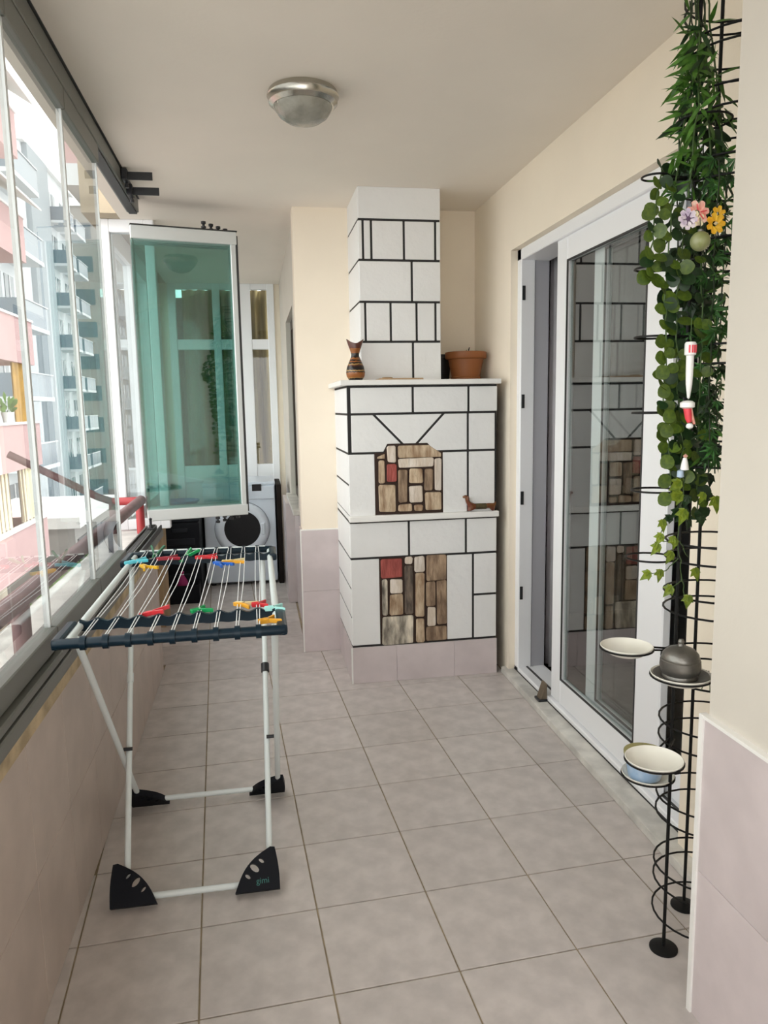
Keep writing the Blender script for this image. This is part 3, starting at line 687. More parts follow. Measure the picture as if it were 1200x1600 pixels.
for k, x in enumerate(SX):
    for y in (YN, YFo):
        MB().tube([(x-.007, y, ZR), (x+.007, y, ZR)], 0.0182, 14).build('clip', 'rack_teal', rk, smooth=True)
    for s in (-1, 1):
        MB().tube([(x+s*0.003, YN, ZR+.015), (x+s*0.004, YNi, ZR+.0135), (x+s*0.008, (YNi+YFi)/2, ZR+.004), (x+s*0.007, YFi, ZR+.0135), (x+s*0.004, YFo, ZR+.015)], 0.0014, 6).build('string', 'rack_string', rk, smooth=True)
MB().tube([(-0.47, YFo, ZR+.0145), (0.02, YFo, ZR+.0115)], 0.0042, 8).build('bar_highlight', 'rack_white', rk, smooth=True)  # thin white rod in place of a highlight along the far bar
LA = [(x, 1.965, ZR-.012) for x in (-0.478, 0.030)]; FA = [(x, 2.712, 0.030) for x in (-0.478, 0.030)]
LB = [(x, 2.93, ZR-.012) for x in (-0.488, 0.008)]; FB = [(x, 2.146, 0.022) for x in (-0.435, -0.012)]
for t, f in list(zip(LA, FA))+list(zip(LB, FB)):
    MB().tube([t, f], 0.0095, 12).build('leg', 'rack_white', rk, smooth=True)
def lerp(a, b, t): return Vector(a)+(Vector(b)-Vector(a))*t
for t, f in zip(LB, FB):
    i = LB.index(t); c = lerp(t, f, 0.40)
    d = (Vector(f)-Vector(t)).normalized()
    MB().tube([c-d*.016, c+d*.016], 0.0145 if i else 0.0118, 12).build('sleeve', 'black_plastic' if i else 'rack_white', rk, smooth=True)
    c2 = lerp(t, f, .55); 
for x, xa in ((-0.4565, 1), (0.009, 1)):
    MB().tube([(x-.014, 2.435, 0.362), (x+.014, 2.435, 0.362)], 0.006, 10).build('pivot', 'black_plastic', rk, smooth=True)
MB().tube([FB[0], FB[1]], 0.0095, 12).build('foot_bar', 'rack_white', rk, smooth=True)
MB().tube([FA[0], FA[1]], 0.0095, 12).build('foot_bar', 'rack_white', rk, smooth=True)
def plate(sx, org, up, off=0.0):
    """fan shaped foot with three oval holes; sx: direction of the rack's middle"""
    o = Vector(org); up = Vector(up).normalized(); nrm = Vector((sx, 0, 0)).cross(up).normalized()
    out = [(0.0, 0.0)]
    a0, a1 = (0.134, 0.0), (0.020, 0.122)
    for k in range(13):
        t = k/12; u = a0[0]+(a1[0]-a0[0])*t; w = a0[1]+(a1[1]-a0[1])*t; b = 0.020*math.sin(PI*t)
        out.append((u+b*.73, w+b*.68))
    out.append((0.006, 0.120))
    for k in range(1, 6):
        t = k/6; out.append((0.006*(1-t)-0.004*math.sin(PI*t), 0.120*(1-t)))
    bm = bmesh.new(); edges = []
    def loop(pts):
        vv = [bm.verts.new((p[0], p[1], 0)) for p in pts]
        for i in range(len(vv)): edges.append(bm.edges.new((vv[i], vv[(i+1) % len(vv)])))
    loop(out)
    for (u, w, la, sa) in ((0.050, 0.085, 0.010, 0.0055), (0.072, 0.066, 0.0165, 0.0095), (0.094, 0.044, 0.010, 0.0055)):
        ex = Vector((0.70, 0.71)).normalized(); ey = Vector((-ex.y, ex.x))
        loop([(u+ex.x*la*math.cos(a)+ey.x*sa*math.sin(a), w+ex.y*la*math.cos(a)+ey.y*sa*math.sin(a)) for a in [2*PI*k/14 for k in range(14)]])
    bmesh.ops.triangle_fill(bm, use_beauty=True, use_dissolve=False, edges=edges)
    r_ = bmesh.ops.extrude_face_region(bm, geom=list(bm.faces))
    for v in r_['geom']:
        if isinstance(v, bmesh.types.BMVert): v.co.z += 0.022
    for v in bm.verts:
        u, w, t = v.co; v.co = o + Vector((sx*u, 0, 0)) + up*w + nrm*(t-0.011) + Vector((0, -0.7, 0.7))*off
    bmesh.ops.recalc_face_normals(bm, faces=bm.faces)
    me = bpy.data.meshes.new('foot'); bm.to_mesh(me); bm.free(); me.materials.append(MATS['foot_black'])
    return put('foot', me, rk), nrm, up
upB = Vector(LB[0])-Vector(FB[0]); upA = Vector(LA[0])-Vector(FA[0])
plate(1, (-0.478, 2.120, 0.010), upB, 0.006); f2, n2_, u2_ = plate(-1, (0.018, 2.120, 0.010), upB, 0.006)
plate(1, (-0.508, 2.724, 0.010), upA); plate(-1, (0.055, 2.724, 0.010), upA)
# lettering on the right front foot
fc = bpy.data.curves.new('lettering', 'FONT'); fc.body = 'gimi'; fc.size = 0.024; fc.extrude = 0.0003; fc.align_x = 'CENTER'
fo = bpy.data.objects.new('lettering', fc); COL.objects.link(fo)
fc.materials.append(MATS['foot_mark'])
upn = upB.normalized(); face = Vector((1, 0, 0)).cross(upn).normalized()
org = Vector((0.018, 2.120, 0.010)) + Vector((-0.050, 0, 0)) + upn*0.020 + face*0.0114 + Vector((0, -0.7, 0.7))*0.006
wmx = Matrix((Vector((1, 0, 0)), upn, face)).transposed().to_4x4(); wmx.translation = org
dg_ = bpy.context.evaluated_depsgraph_get()
lme = bpy.data.meshes.new_from_object(fo.evaluated_get(dg_)); bpy.data.objects.remove(fo, do_unlink=True)
lme.transform(wmx)
lo = put('lettering', lme, f2, 'small teal lettering on the foot')

# clothes pegs
PEGC = {'cyan': (0.10, 0.55, 0.66), 'yellow': (0.72, 0.42, 0.02), 'dark green': (0.01, 0.12, 0.05), 'red': (0.62, 0.03, 0.04), 'green': (0.01, 0.34, 0.10), 'blue': (0.02, 0.12, 0.50), 'cream': (0.80, 0.68, 0.38), 'pale cyan': (0.40, 0.78, 0.74), 'orange': (0.75, 0.36, 0.03), 'dark red': (0.36, 0.02, 0.04)}
for k, c in PEGC.items(): mat('peg_'+k.replace(' ', '_'), c, 0.35)
def peg(px, py, ang, colr, label, col2=None, z=None, tilt=0.0, L=0.084):
    z = ZR+0.012 if z is None else z
    c = at(px, py, z=z)
    d = Vector((math.cos(ang), math.sin(ang), tilt)).normalized(); sidev = Vector((-math.sin(ang), math.cos(ang), 0)); upv = d.cross(sidev).normalized()
    t = thing('clothes_peg', label, 'clothes peg', c, 'clothes pegs on the drying rack')
    for s, cc in ((1, colr), (-1, col2 or colr)):
        # one lever: jaw towards -d, handle towards +d spread open
        pts = [(-0.5, 0.0015, 0.0035), (-0.46, 0.008, 0.006), (-0.15, 0.0095, 0.006), (0.0, 0.0085, 0.006), (0.5, 0.030, 0.0055), (0.5, 0.0215, 0.0055), (0.0, 0.0015, 0.006), (-0.30, 0.003, 0.0055), (-0.40, 0.001, 0.0055)]
        n = len(pts); vs = []
        for sg in (-1, 1):
            for (u, w, hw) in pts: vs.append(c + d*(u*L) + sidev*(s*w) + upv*(sg*hw))
        fs = [tuple(range(n)), tuple(range(2*n-1, n-1, -1))] + [(i, n+i, n+(i+1) % n, (i+1) % n) for i in range(n)]
        MB().add(vs, fs).build('lever', 'peg_'+cc.replace(' ', '_'), t, bevel=0.0008)
    MB().tube([c+d*0.0-sidev*.0075+upv*.005*math.sin(0), c-sidev*.0075+upv*.0058, c+upv*.0062, c+sidev*.0075+upv*.0058, c+sidev*.0075], 0.0011, 6).build('spring', 'chrome', t)
    return t
peg(212, 877, 0.25, 'cyan', 'light cyan clothes peg at the far left corner of the rack', tilt=.1)
peg(228, 886, -1.0, 'yellow', 'yellow clothes peg next to the cyan one on the rack')
peg(243, 867, 1.3, 'dark green', 'dark green clothes peg standing up on the far bar', tilt=1.0)
peg(262, 872, 0.25, 'dark red', 'dark red clothes peg lying along the far bar')
peg(293, 868, 0.7, 'green', 'bright green clothes peg spread open on the far bar', tilt=.5)
peg(322, 870, 0.1, 'red', 'bright red clothes peg between the green and blue ones')
peg(345, 881, -0.9, 'blue', 'blue clothes peg hanging from the far strings')
peg(364, 877, 0.0, 'cream', 'cream and orange clothes peg beside the blue one', 'orange')
peg(238, 957, -0.2, 'red', 'red clothes peg lying on the strings near the front bar', tilt=.25)
peg(312, 953, 0.5, 'green', 'green clothes peg gripping the middle of the front bar', L=.055)
peg(381, 944, -0.5, 'cream', 'cream and orange clothes peg on the front bar at right', 'orange', L=.065)
peg(405, 944, 0.1, 'red', 'short red clothes peg near the right end of the front bar', L=.045)
peg(428, 950, 0.1, 'pale cyan', 'pale cyan clothes peg at the right end of the rack', L=.055)
peg(419, 969, 0.35, 'orange', 'orange clothes peg tucked inside the near right corner', L=.055)

# ------------------------------------------------------------------ laundry corner
YW = 6.22
wm = thing('washing_machine', 'white front loading washing machine at the far end', 'washing machine', (-0.15, 6.48, 0))
WX0, WX1, WH = -0.445, 0.140, 0.865
MB().box((WX0, YW, 0.025), (WX1, 6.75, WH-.025)).build('body', 'washer_white', wm, bevel=0.012, seg=2)
MB().box((WX0-.003, YW-.006, WH-.03), (WX1+.003, 6.75, WH)).build('top_panel', 'washer_white', wm, bevel=0.008, seg=2)
MB().box((WX0+.004, YW-.010, 0.72), (WX1-.004, YW+.004, WH-.034)).build('control_panel', 'washer_white', wm, bevel=0.004)
pd = at(401, 762, y=YW-.012); 
MB().box((pd.x-.038, YW-.013, pd.z-.028), (pd.x+.038, YW-.004, pd.z+.028)).build('display', 'washer_dark', wm, bevel=0.002)
MB().box((WX0+.02, YW-.013, 0.735), (WX0+.17, YW-.004, WH-.045)).build('detergent_drawer', 'washer_ring', wm, bevel=0.004)
MB().lathe([(.034, 0), (.034, .018), (.028, .024), (0, .024)], (-0.12, YW-.010, 0.785), 24, axis=(0, -1, 0)).build('knob', 'washer_ring', wm, smooth=True)
pc = at(379, 826, y=YW)
dr_ = MB().lathe([(.222, 0), (.222, .012), (.210, .030), (.188, .040), (.150, .034), (.146, .020), (.146, 0)], (pc.x, YW+.002, pc.z), 48, axis=(0, -1, 0)).build('door', 'washer_ring', wm, smooth=True)
MB().lathe([(.228, 0), (.228, .004), (.222, .004)], (pc.x, YW, pc.z), 48, axis=(0, -1, 0)).build('door_seam', 'washer_grey', dr_, smooth=True)
MB().lathe([(.149, .018), (.120, .008), (.07, .001), (0, 0)], (pc.x, YW-.006, pc.z), 40, axis=(0, -1, 0)).build('porthole', 'washer_dark', dr_, smooth=True)
MB().box((pc.x+.150, YW-.050, pc.z-.05), (pc.x+.185, YW-.034, pc.z+.05)).build('handle', 'washer_ring', dr_, bevel=0.006)
for x in (WX0+.05, WX1-.05):
    for y in (YW+.05, 6.70): MB().lathe([(.022, 0), (.022, .012), (.012, .014), (.012, .03)], (x, y, 0), 12).build('foot', 'black_plastic', wm, smooth=True)
MB().box((WX0+.01, YW+.012, 0.018), (WX1-.01, YW+.03, 0.03)).build('plinth_gap', 'black_plastic', wm)
tag(MB().box((0.150, 6.20, 0), (0.192, 6.72, 0.84)).build('gap_shade_block', 'gap_shade_and_twig', bevel=0.004), 'dark block added as shade in the gap beside the washing machine', 'board')  # solid block added to darken the shaded gap
mat('crate_black', (0.005, 0.006, 0.009), 0.6, spec=0.2); mat('basin_blue', (0.01, 0.16, 0.34), 0.4); mat('pink_bag', (0.42, 0.02, 0.16), 0.6, var=0.3); mat('cardboard', (0.42, 0.30, 0.17), 0.85, var=0.15); mat('card_tape', (0.55, 0.45, 0.28), 0.4); mat('crate_grey', (0.012, 0.014, 0.018), 0.6, spec=0.2)
cr = thing('storage_crate', 'black plastic storage crate left of the washing machine', 'crate', (-0.60, 6.1, 0))
MB().box((-0.755, 5.90, 0), (-0.462, 6.60, 0.60)).build('body', 'crate_black', cr, bevel=0.02, seg=2)
MB().box((-0.758, 5.89, 0.60), (-0.456, 6.61, 0.635)).build('lid', 'crate_grey', cr, bevel=0.01, seg=2)
for z in (0.14, 0.28, 0.42): MB().box((-0.72, 5.892, z), (-0.50, 5.906, z+.05)).build('rib', 'crate_grey', cr, bevel=0.004)
MB().box((-0.67, 5.88, 0.52), (-0.55, 5.906, 0.55)).build('handle', 'crate_grey', cr, bevel=0.004)
bs = thing('laundry_basin', 'blue plastic laundry basin resting on the black crate', 'basin', (-0.607, 6.12, .635))
MB().lathe([(.095, 0), (.10, .004), (.128, .10), (.142, .104), (.142, .112), (.126, .112), (.098, .010), (0, .008)], (-0.607, 6.12, .635), 36).build('bowl', 'basin_blue', bs, smooth=True)
for s in (-1, 1): MB().box((-0.607-.04, 6.12+s*.138, .735), (-0.607+.04, 6.12+s*.162, .745)).build('handle', 'basin_blue', bs, bevel=.003)
lt = thing('laundry_tray', 'low black plastic tray on the floor before the crate', 'tray', (-0.59, 5.78, 0))
MB().box((-0.72, 5.70, 0), (-0.47, 5.87, 0.008)).build('base', 'crate_black', lt)
for a, b in (((-0.72, 5.70, 0.008), (-0.47, 5.708, 0.14)), ((-0.72, 5.862, 0.008), (-0.47, 5.87, 0.14)), ((-0.72, 5.708, 0.008), (-0.712, 5.862, 0.14)), ((-0.478, 5.708, 0.008), (-0.47, 5.862, 0.14))):
    MB().box(a, b).build('side', 'crate_black', lt)
pk = thing('pink_pouch', 'small magenta pouch standing in the low black tray', 'pouch', (-0.60, 5.785, 0.008))
MB().lathe([(r_*.62, z_*1.25) for r_, z_ in [(.06, 0), (.075, .02), (.078, .07), (.062, .12), (.03, .15), (.018, .165), (.028, .18), (0, .182)]], (-0.60, 5.785, 0.009), 20, fn=lambda p, a: Vector((p.x*(1+.08*math.sin(5*a)), p.y*.75*(1+.06*math.cos(4*a)), p.z))).build('bag', 'pink_bag', pk, smooth=True)
MB().tube([(-0.60+.0125*math.cos(a), 5.785+.010*math.sin(a), .212) for a in [2*PI*k/14 for k in range(14)]], .003, 6, closed=True).build('cord', 'rack_string', pk)
cb = thing('cardboard_box', 'open brown cardboard box behind the end of the parapet', 'box', (-0.69, 5.25, 0))
for a, b in (((-.745, 5.10, 0), (-.74, 5.40, .68)), ((-.66, 5.10, 0), (-.655, 5.40, .68)), ((-.74, 5.10, 0), (-.66, 5.105, .68)), ((-.74, 5.395, 0), (-.66, 5.40, .68)), ((-.74, 5.105, 0), (-.66, 5.395, .006))):
    MB().box(a, b).build('side', 'cardboard', cb)
MB().prism([(-.74, 5.10, .68), (-.66, 5.10, .68), (-.66, 5.095, .684), (-.74, 5.095, .684)], (0, -.05, .03)).build('flap', 'cardboard', cb)
MB().box((-.71, 5.0985, .2), (-.69, 5.10, .68)).build('tape', 'card_tape', cb)

# ------------------------------------------------------------------ wire plant stand
ps = thing('plant_stand', 'tall black wire plant stand with ring holders beside the column', 'plant stand', (1.155, 1.70, 0))
P1, P2, P3 = (1.184, 1.827), (1.034, 1.68), (1.250, 1.612)
PCX, PCY, PR = 1.158, 1.704, 0.128
for k, p in enumerate((P1, P2, P3)):
    MB().tube([(p[0], p[1], 0.004), (p[0], p[1], 2.50)], 0.0046, 8).build('pole', 'wire_black', ps, smooth=True)
    MB().lathe([(0.037, 0), (0.037, 0.004), (0.032, 0.007), (0.0, 0.009)], (p[0], p[1], 0), 28).build('foot_disc', 'wire_black', ps, smooth=True)
def ring(cx, cy, z, r, wr=0.0030, n=28, tilt=0.0):
    return [(cx+r*math.cos(2*PI*k/n), cy+r*math.sin(2*PI*k/n), z+tilt*math.sin(2*PI*k/n)) for k in range(n)]
for z in (0.075, 0.215, 0.170, 0.415, 0.365, 0.63, 0.58, 0.80, 0.755, 0.98, 0.935, 1.115, 1.07, 1.36, 1.31, 1.60, 1.555, 1.84, 1.80, 2.02, 1.975, 2.17, 2.125, 2.29, 2.26, 2.40, 2.37):
    MB().tube(ring(PCX, PCY, z, PR), 0.0028, 6, closed=True).build('hoop', 'wire_black', ps, smooth=True)
def holder(cx, cy, z, r, pole=P2):
    d = Vector((pole[0]-cx, pole[1]-cy, 0)); L = d.length; d.normalize(); sd_ = Vector((-d.y, d.x, 0))
    mb = MB().tube(ring(cx, cy, z, r), 0.0026, 6, closed=True)
    for s in (-1, 1):
        a = Vector((cx, cy, z)) + d*(r*.96) + sd_*(s*.012)
        mb.tube([a, Vector((pole[0], pole[1], z)) + sd_*(s*.006)], 0.0026, 6)
    return mb.build('ring_holder', 'wire_black', ps, smooth=True)
for (px, py, yy, r) in ((1024, 277, 1.68, 0.030), (1020, 420, 1.66, 0.040), (1020, 527, 1.70, 0.042), (1016, 645, 1.69, 0.042), (1024, 766, 1.72, 0.058), (1016, 871, 1.72, 0.060), (1100, 190, 1.66, 0.060)):
    c = at(px, py, y=yy); holder(c.x, c.y, c.z, r)
def dish(name, c, r, label, h=0.020, tilt=None):
    d = thing(name, label, 'dish', c, 'white enamel saucers on the plant stand')
    MB().lathe([(r*.62, 0), (r*.66, .001), (r*.92, h*.75), (r*1.0, h), (r*1.01, h+.002), (r*.985, h+.003), (r*.90, h*.80), (r*.64, .005), (0, .005)], c, 44).build('bowl', 'enamel', d, smooth=True)
    return d
c1 = at(979, 1012, y=1.72); c2 = at(1064, 1056, y=1.575); c3 = at(1022, 1188, y=1.58); c4 = at(1012, 1210, y=1.74)
holder(c1.x, c1.y, c1.z, .066); holder(c2.x, c2.y, c2.z, .0705); holder(c3.x, c3.y, c3.z, .069); holder(c4.x, c4.y, c4.z, .068)
hz = Vector((0, 0, -0.016))
dish('saucer', c1+hz, .0655, 'empty white saucer highest on the plant stand, left of the metal pot')
dish('saucer', c2+hz, .070, 'white saucer under the dark plate and metal pot')
dish('saucer', c3+hz, .0685, 'white saucer in front of the plastic tub, nearest the door threshold')
dish('saucer', c4+hz, .0675, 'white saucer under the plastic tub on the plant stand')
pl = thing('dark_plate', 'dark metal plate lying on a white saucer under the pot', 'plate', c2+Vector((0, 0, -.010)))
MB().lathe([(.038, 0), (.045, .001), (.062, .013), (.064, .015), (.060, .0155), (.043, .006), (0, .005)], c2+Vector((0, 0, -.009)), 40).build('disc', 'dark_plate', pl, smooth=True)
kp = thing('pewter_pot', 'small lidded pewter pot standing on the dark plate', 'pot', c2+Vector((0, 0, -.004)))
b0 = c2+Vector((-.003, 0, -.003))
MB().lathe([(.040, 0), (.042, .004), (.040, .010), (.044, .016), (.0475, .030), (.0465, .044), (.044, .046), (.0445, .050), (.040, .058)], b0, 36).build('body', 'pewter', kp, smooth=True)
MB().lathe([(.042, .057), (.041, .060), (.032, .070), (.016, .077), (.008, .079), (.006, .084), (.008, .089), (.005, .095), (0, .096)], b0, 36).build('lid', 'pewter', kp, smooth=True)
mat('tub_plastic', (0.62, 0.68, 0.74), 0.35, col2=(0.30, 0.42, 0.58), scale=18); mat('tub_rim', (0.30, 0.27, 0.10), 0.5)
tb_ = thing('plastic_tub', 'blue and white plastic tub with olive rim between two saucers', 'tub', c4+Vector((0, .012, -.010)))
MB().lathe([(.040, 0), (.043, .002), (.052, .062), (.050, .062), (.041, .004), (0, .004)], c4+Vector((-.004, .010, -.0095)), 36).build('cup', 'tub_plastic', tb_, smooth=True)
MB().lathe([(.050, .062), (.0555, .063), (.0555, .070), (.050, .070)], c4+Vector((-.004, .010, -.0095)), 36).build('rim', 'tub_rim', tb_, smooth=True)

# ------------------------------------------------------------------ hanging artificial garlands
def leaf_mesh(name, outline, m, fold=0.15, curl=0.12):
    """outline: half width at stations along the leaf (length 1 along +X), with a folded midrib and real curvature"""
    vs = []; fs = []
    n = len(outline)
    for i, (x, w) in enumerate(outline):
        zc = -curl*x*x
        vs += [(x, -w, zc+fold*w), (x, 0, zc), (x, w, zc+fold*w)]
    for i in range(n-1):
        a = 3*i; b = a+3
        fs += [(a, a+1, b+1, b), (a+1, a+2, b+2, b+1)]
    mb = MB().add(vs, fs); me = mb.mesh(name, m, smooth=True)
    return me
def leafmat(name, c, c2):
    m = mat(name, c, 0.45, col2=c2, scale=3.0, rnd=0.22)
    b = m.node_tree.nodes['Principled BSDF']
    return m
leafmat('leaf_bamboo', (0.075, 0.19, 0.022), (0.035, 0.105, 0.014)); leafmat('leaf_round', (0.085, 0.135, 0.010), (0.040, 0.080, 0.008)); leafmat('leaf_dark', (0.013, 0.042, 0.010), (0.007, 0.024, 0.006))
leafmat('leaf_star', (0.040, 0.145, 0.025), (0.018, 0.075, 0.015)); leafmat('leaf_ivy', (0.19, 0.25, 0.015), (0.09, 0.15, 0.010)); mat('stem_green', (0.045, 0.085, 0.02), 0.6); mat('stem_dark', (0.02, 0.03, 0.012), 0.7)
LM = {}
LM['lance'] = leaf_mesh('leaf', [(0, .006), (.15, .055), (.4, .085), (.7, .055), (1, .0)], 'leaf_bamboo')
LM['lance_dark'] = leaf_mesh('leaf', [(0, .006), (.15, .055), (.4, .085), (.7, .055), (1, .0)], 'leaf_dark')
LM['round'] = leaf_mesh('leaf', [(0, .02), (.12, .30), (.32, .46), (.55, .50), (.78, .40), (.93, .22), (1, .03)], 'leaf_round', .10, .10)
LM['round_dark'] = leaf_mesh('leaf', [(0, .02), (.12, .30), (.32, .46), (.55, .50), (.78, .40), (.93, .22), (1, .03)], 'leaf_dark', .10, .10)
def lobed(name, m, lobes):
    vs = [(0, 0, 0)]; fs = []
    for ang, L, w in lobes:
        k = len(vs); c, s = math.cos(ang), math.sin(ang)
        for (u, v, z) in ((.35*L, -w, .03), (L, 0, -.10), (.35*L, w, .03), (.45*L, 0, -.02)):
            vs.append((.15+u*c-v*s, u*s+v*c, z))
        fs += [(0, k, k+3), (k, k+1, k+3), (k+3, k+1, k+2), (0, k+3, k+2)]
    return MB().add(vs, fs).mesh(name, m)
LM['star'] = lobed('leaf', 'leaf_star', [(0, .85, .10), (.8, .7, .09), (-.8, .7, .09), (1.7, .5, .08), (-1.7, .5, .08)])
LM['ivy'] = lobed('leaf', 'leaf_ivy', [(0, .85, .26), (.95, .55, .22), (-.95, .55, .22), (1.9, .35, .18), (-1.9, .35, .18)])
LM['ivy_dark'] = lobed('leaf', 'leaf_dark', [(0, .85, .26), (.95, .55, .22), (-.95, .55, .22), (1.9, .35, .18), (-1.9, .35, .18)])
def put_leaf(kind, parent, p, d, size, up=(0, -1, .3)):
    d = Vector(d).normalized(); u = Vector(up); u = (u-d*u.dot(d))
    if u.length < 1e-4: u = d.orthogonal()
    u.normalize(); s = u.cross(d)
    M = Matrix((d*size, s*size, u*size)).transposed().to_4x4(); M.translation = Vector(p)
    o = bpy.data.objects.new('leaf', LM[kind]); COL.objects.link(o); o.parent = parent
    o.matrix_parent_inverse = Matrix.Translation(-parent.location)
    lo_, ro_, sc_ = M.decompose(); o.location = lo_; o.rotation_euler = ro_.to_euler(); o.scale = (size, size, size)
    return o
def vine(pts):
    out = []
    for i in range(len(pts)-1):
        for k in range(6): out.append(Vector(pts[i]).lerp(Vector(pts[i+1]), k/6)+Vector((random.uniform(-.003, .003), random.uniform(-.003, .003), 0)))
    out.append(Vector(pts[-1])); return out
R = random.uniform
# bamboo-leaf garland at the top
gb = thing('bamboo_garland', 'bright green artificial bamboo leaf garland at the top of the stand', 'garland', at(1095, 10, y=1.68))
strands = []
for (a, b, c, yy) in ((1082, 1072, 1052, 1.66), (1092, 1090, 1075, 1.62), (1098, 1108, 1112, 1.64), (1104, 1124, 1136, 1.68), (1088, 1080, 1092, 1.72)):
    v = vine([at(a, -25, y=1.69), at((a+b)/2, 70, y=(yy+1.69)/2), at(b, 170, y=yy), at(c, 310, y=yy)])
    MB().tube(v, 0.0022, 6).build('stem', 'stem_green', gb, smooth=True); strands.append(v)
nl = 0
for k in range(290):
    v = random.choice(strands); t = R(.16, 1)**.85; p = v[min(len(v)-1, int(t*(len(v)-1)))] + Vector((R(-.008, .008), R(-.012, .012), R(-.01, .01)))
    out = Vector((p.x-1.095, p.y-1.66, 0))
    d = Vector((R(-1, 1)*.62, R(-1, .6)*.7, R(-1.15, .25))) + out*4
    put_leaf('lance_dark' if random.random() < .2 else 'lance', gb, p, d, R(.042, .074), (R(-.6, .6), -1, R(.1, .9)))
for s in ((1081, 4), (1090, 12), (1078, 22), (1098, 6)):
    p0 = at(s[0], s[1]-20, y=1.68); MB().tube([p0, p0+Vector((R(-.01, .01), -.01, -.05)), p0+Vector((R(-.03, .03), -.02, -.10))], .0018, 6).build('stem', 'stem_dark', gb)
# star-leaf garland on the right
gs = thing('star_leaf_garland', 'deep green artificial star leaf garland hanging against the column', 'garland', at(1120, 300, y=1.66))
sv = []
for (a, b, yy) in ((1110, 1098, 1.66), (1124, 1110, 1.60), (1138, 1120, 1.62), (1100, 1090, 1.72)):
    v = vine([at(a, 250, y=yy), at((a+b)/2+R(-5, 5), 430, y=yy), at(b, 600, y=yy), at(b-3, 740, y=yy)])
    MB().tube(v, 0.0018, 6).build('stem', 'stem_dark', gs, smooth=True); sv.append(v)
for k in range(298):
    v = random.choice(sv); t = R(.0, 1); p = v[int(t*(len(v)-1))] + Vector((R(-.012, .012), R(-.02, .02), R(-.012, .012)))
    d = (R(-1, 1), R(-1, .4), R(-1.1, .2))
    kk = random.choice(['star', 'star', 'lance', 'lance_dark', 'ivy_dark'])
    put_leaf(kk, gs, p, d, R(.030, .054) if kk != 'ivy_dark' else R(.02, .03), (R(-.7, .7), -1, R(-.2, .7)))
# round-leaf garland
gr = thing('round_leaf_garland', 'artificial eucalyptus garland with round olive green leaves', 'garland', at(1045, 280, y=1.62))
rv = []
for pts in (((1035, 262, 1.66), (1022, 330, 1.60), (1018, 400, 1.58), (1022, 440, 1.60)), ((1050, 290, 1.64), (1046, 380, 1.58), (1040, 470, 1.60), (1040, 560, 1.62), (1036, 640, 1.62), (1046, 700, 1.64), (1048, 780, 1.66)),
            ((1072, 330, 1.64), (1062, 420, 1.58), (1056, 500, 1.62), (1058, 600, 1.62), (1066, 690, 1.64), (1062, 770, 1.66)), ((1096, 400, 1.62), (1096, 520, 1.60), (1092, 640, 1.62), (1088, 740, 1.66), (1092, 810, 1.68))):
    v = vine([at(a, b, y=c) for a, b, c in pts]); MB().tube(v, 0.0018, 6).build('stem', 'stem_green', gr, smooth=True); rv.append(v)
for i, v in enumerate(rv):
    n = (22, 44, 46, 32)[i]
    for k in range(n):
        p = v[int((k+R(0, .9))/n*(len(v)-1))]; s = 1 if k % 2 else -1
        d = Vector((s*R(.4, 1), R(-.8, .1), R(-.9, .25)))
        put_leaf('round_dark' if random.random() < (.34 if i < 3 else .5) else 'round', gr, p, d, R(.026, .037), (R(-.45, .45), -1, R(-.1, .75)))
# single round leaves that stand out at the lower left
for (px, py, sz) in ((1041, 722, .036), (1037, 752, .036), (1037, 780, .036), (1040, 674, .034), (1044, 651, .034), (1034, 582, .036), (1036, 612, .034), (1005, 434, .036), (1010, 402, .036)):
    p = at(px+10, py-8, y=1.60); put_leaf('round', gr, p, (-.8, -.1, -.62), sz, (R(-.2, .2), -1, .15))
gd = thing('dark_leaf_garland', 'dense dark green artificial foliage in the middle of the stand', 'garland', at(1085, 280, y=1.70))
dv = []
for (a, b, yy) in ((1060, 1060, 1.70), (1080, 1074, 1.68), (1100, 1090, 1.74), (1118, 1102, 1.72)):
    v = vine([at(a, 180, y=yy), at(a+R(-6, 6), 360, y=yy), at((a+b)/2, 540, y=yy), at(b, 735, y=yy)]); MB().tube(v, 0.0020, 6).build('stem', 'stem_dark', gd, smooth=True); dv.append(v)
for k in range(260):
    v = random.choice(dv); p = v[int(R(0, 1)*(len(v)-1))] + Vector((R(-.014, .014), R(-.012, .012), R(-.015, .015)))
    kk = random.choice(['round_dark', 'ivy_dark', 'lance_dark', 'lance_dark', 'star'])
    put_leaf(kk, gd, p, (R(-1, 1), R(-.8, .2), R(-1.1, .2)), R(.030, .048) if kk != 'lance_dark' else R(.05, .07), (R(-.5, .5), -1, R(-.1, .7)))
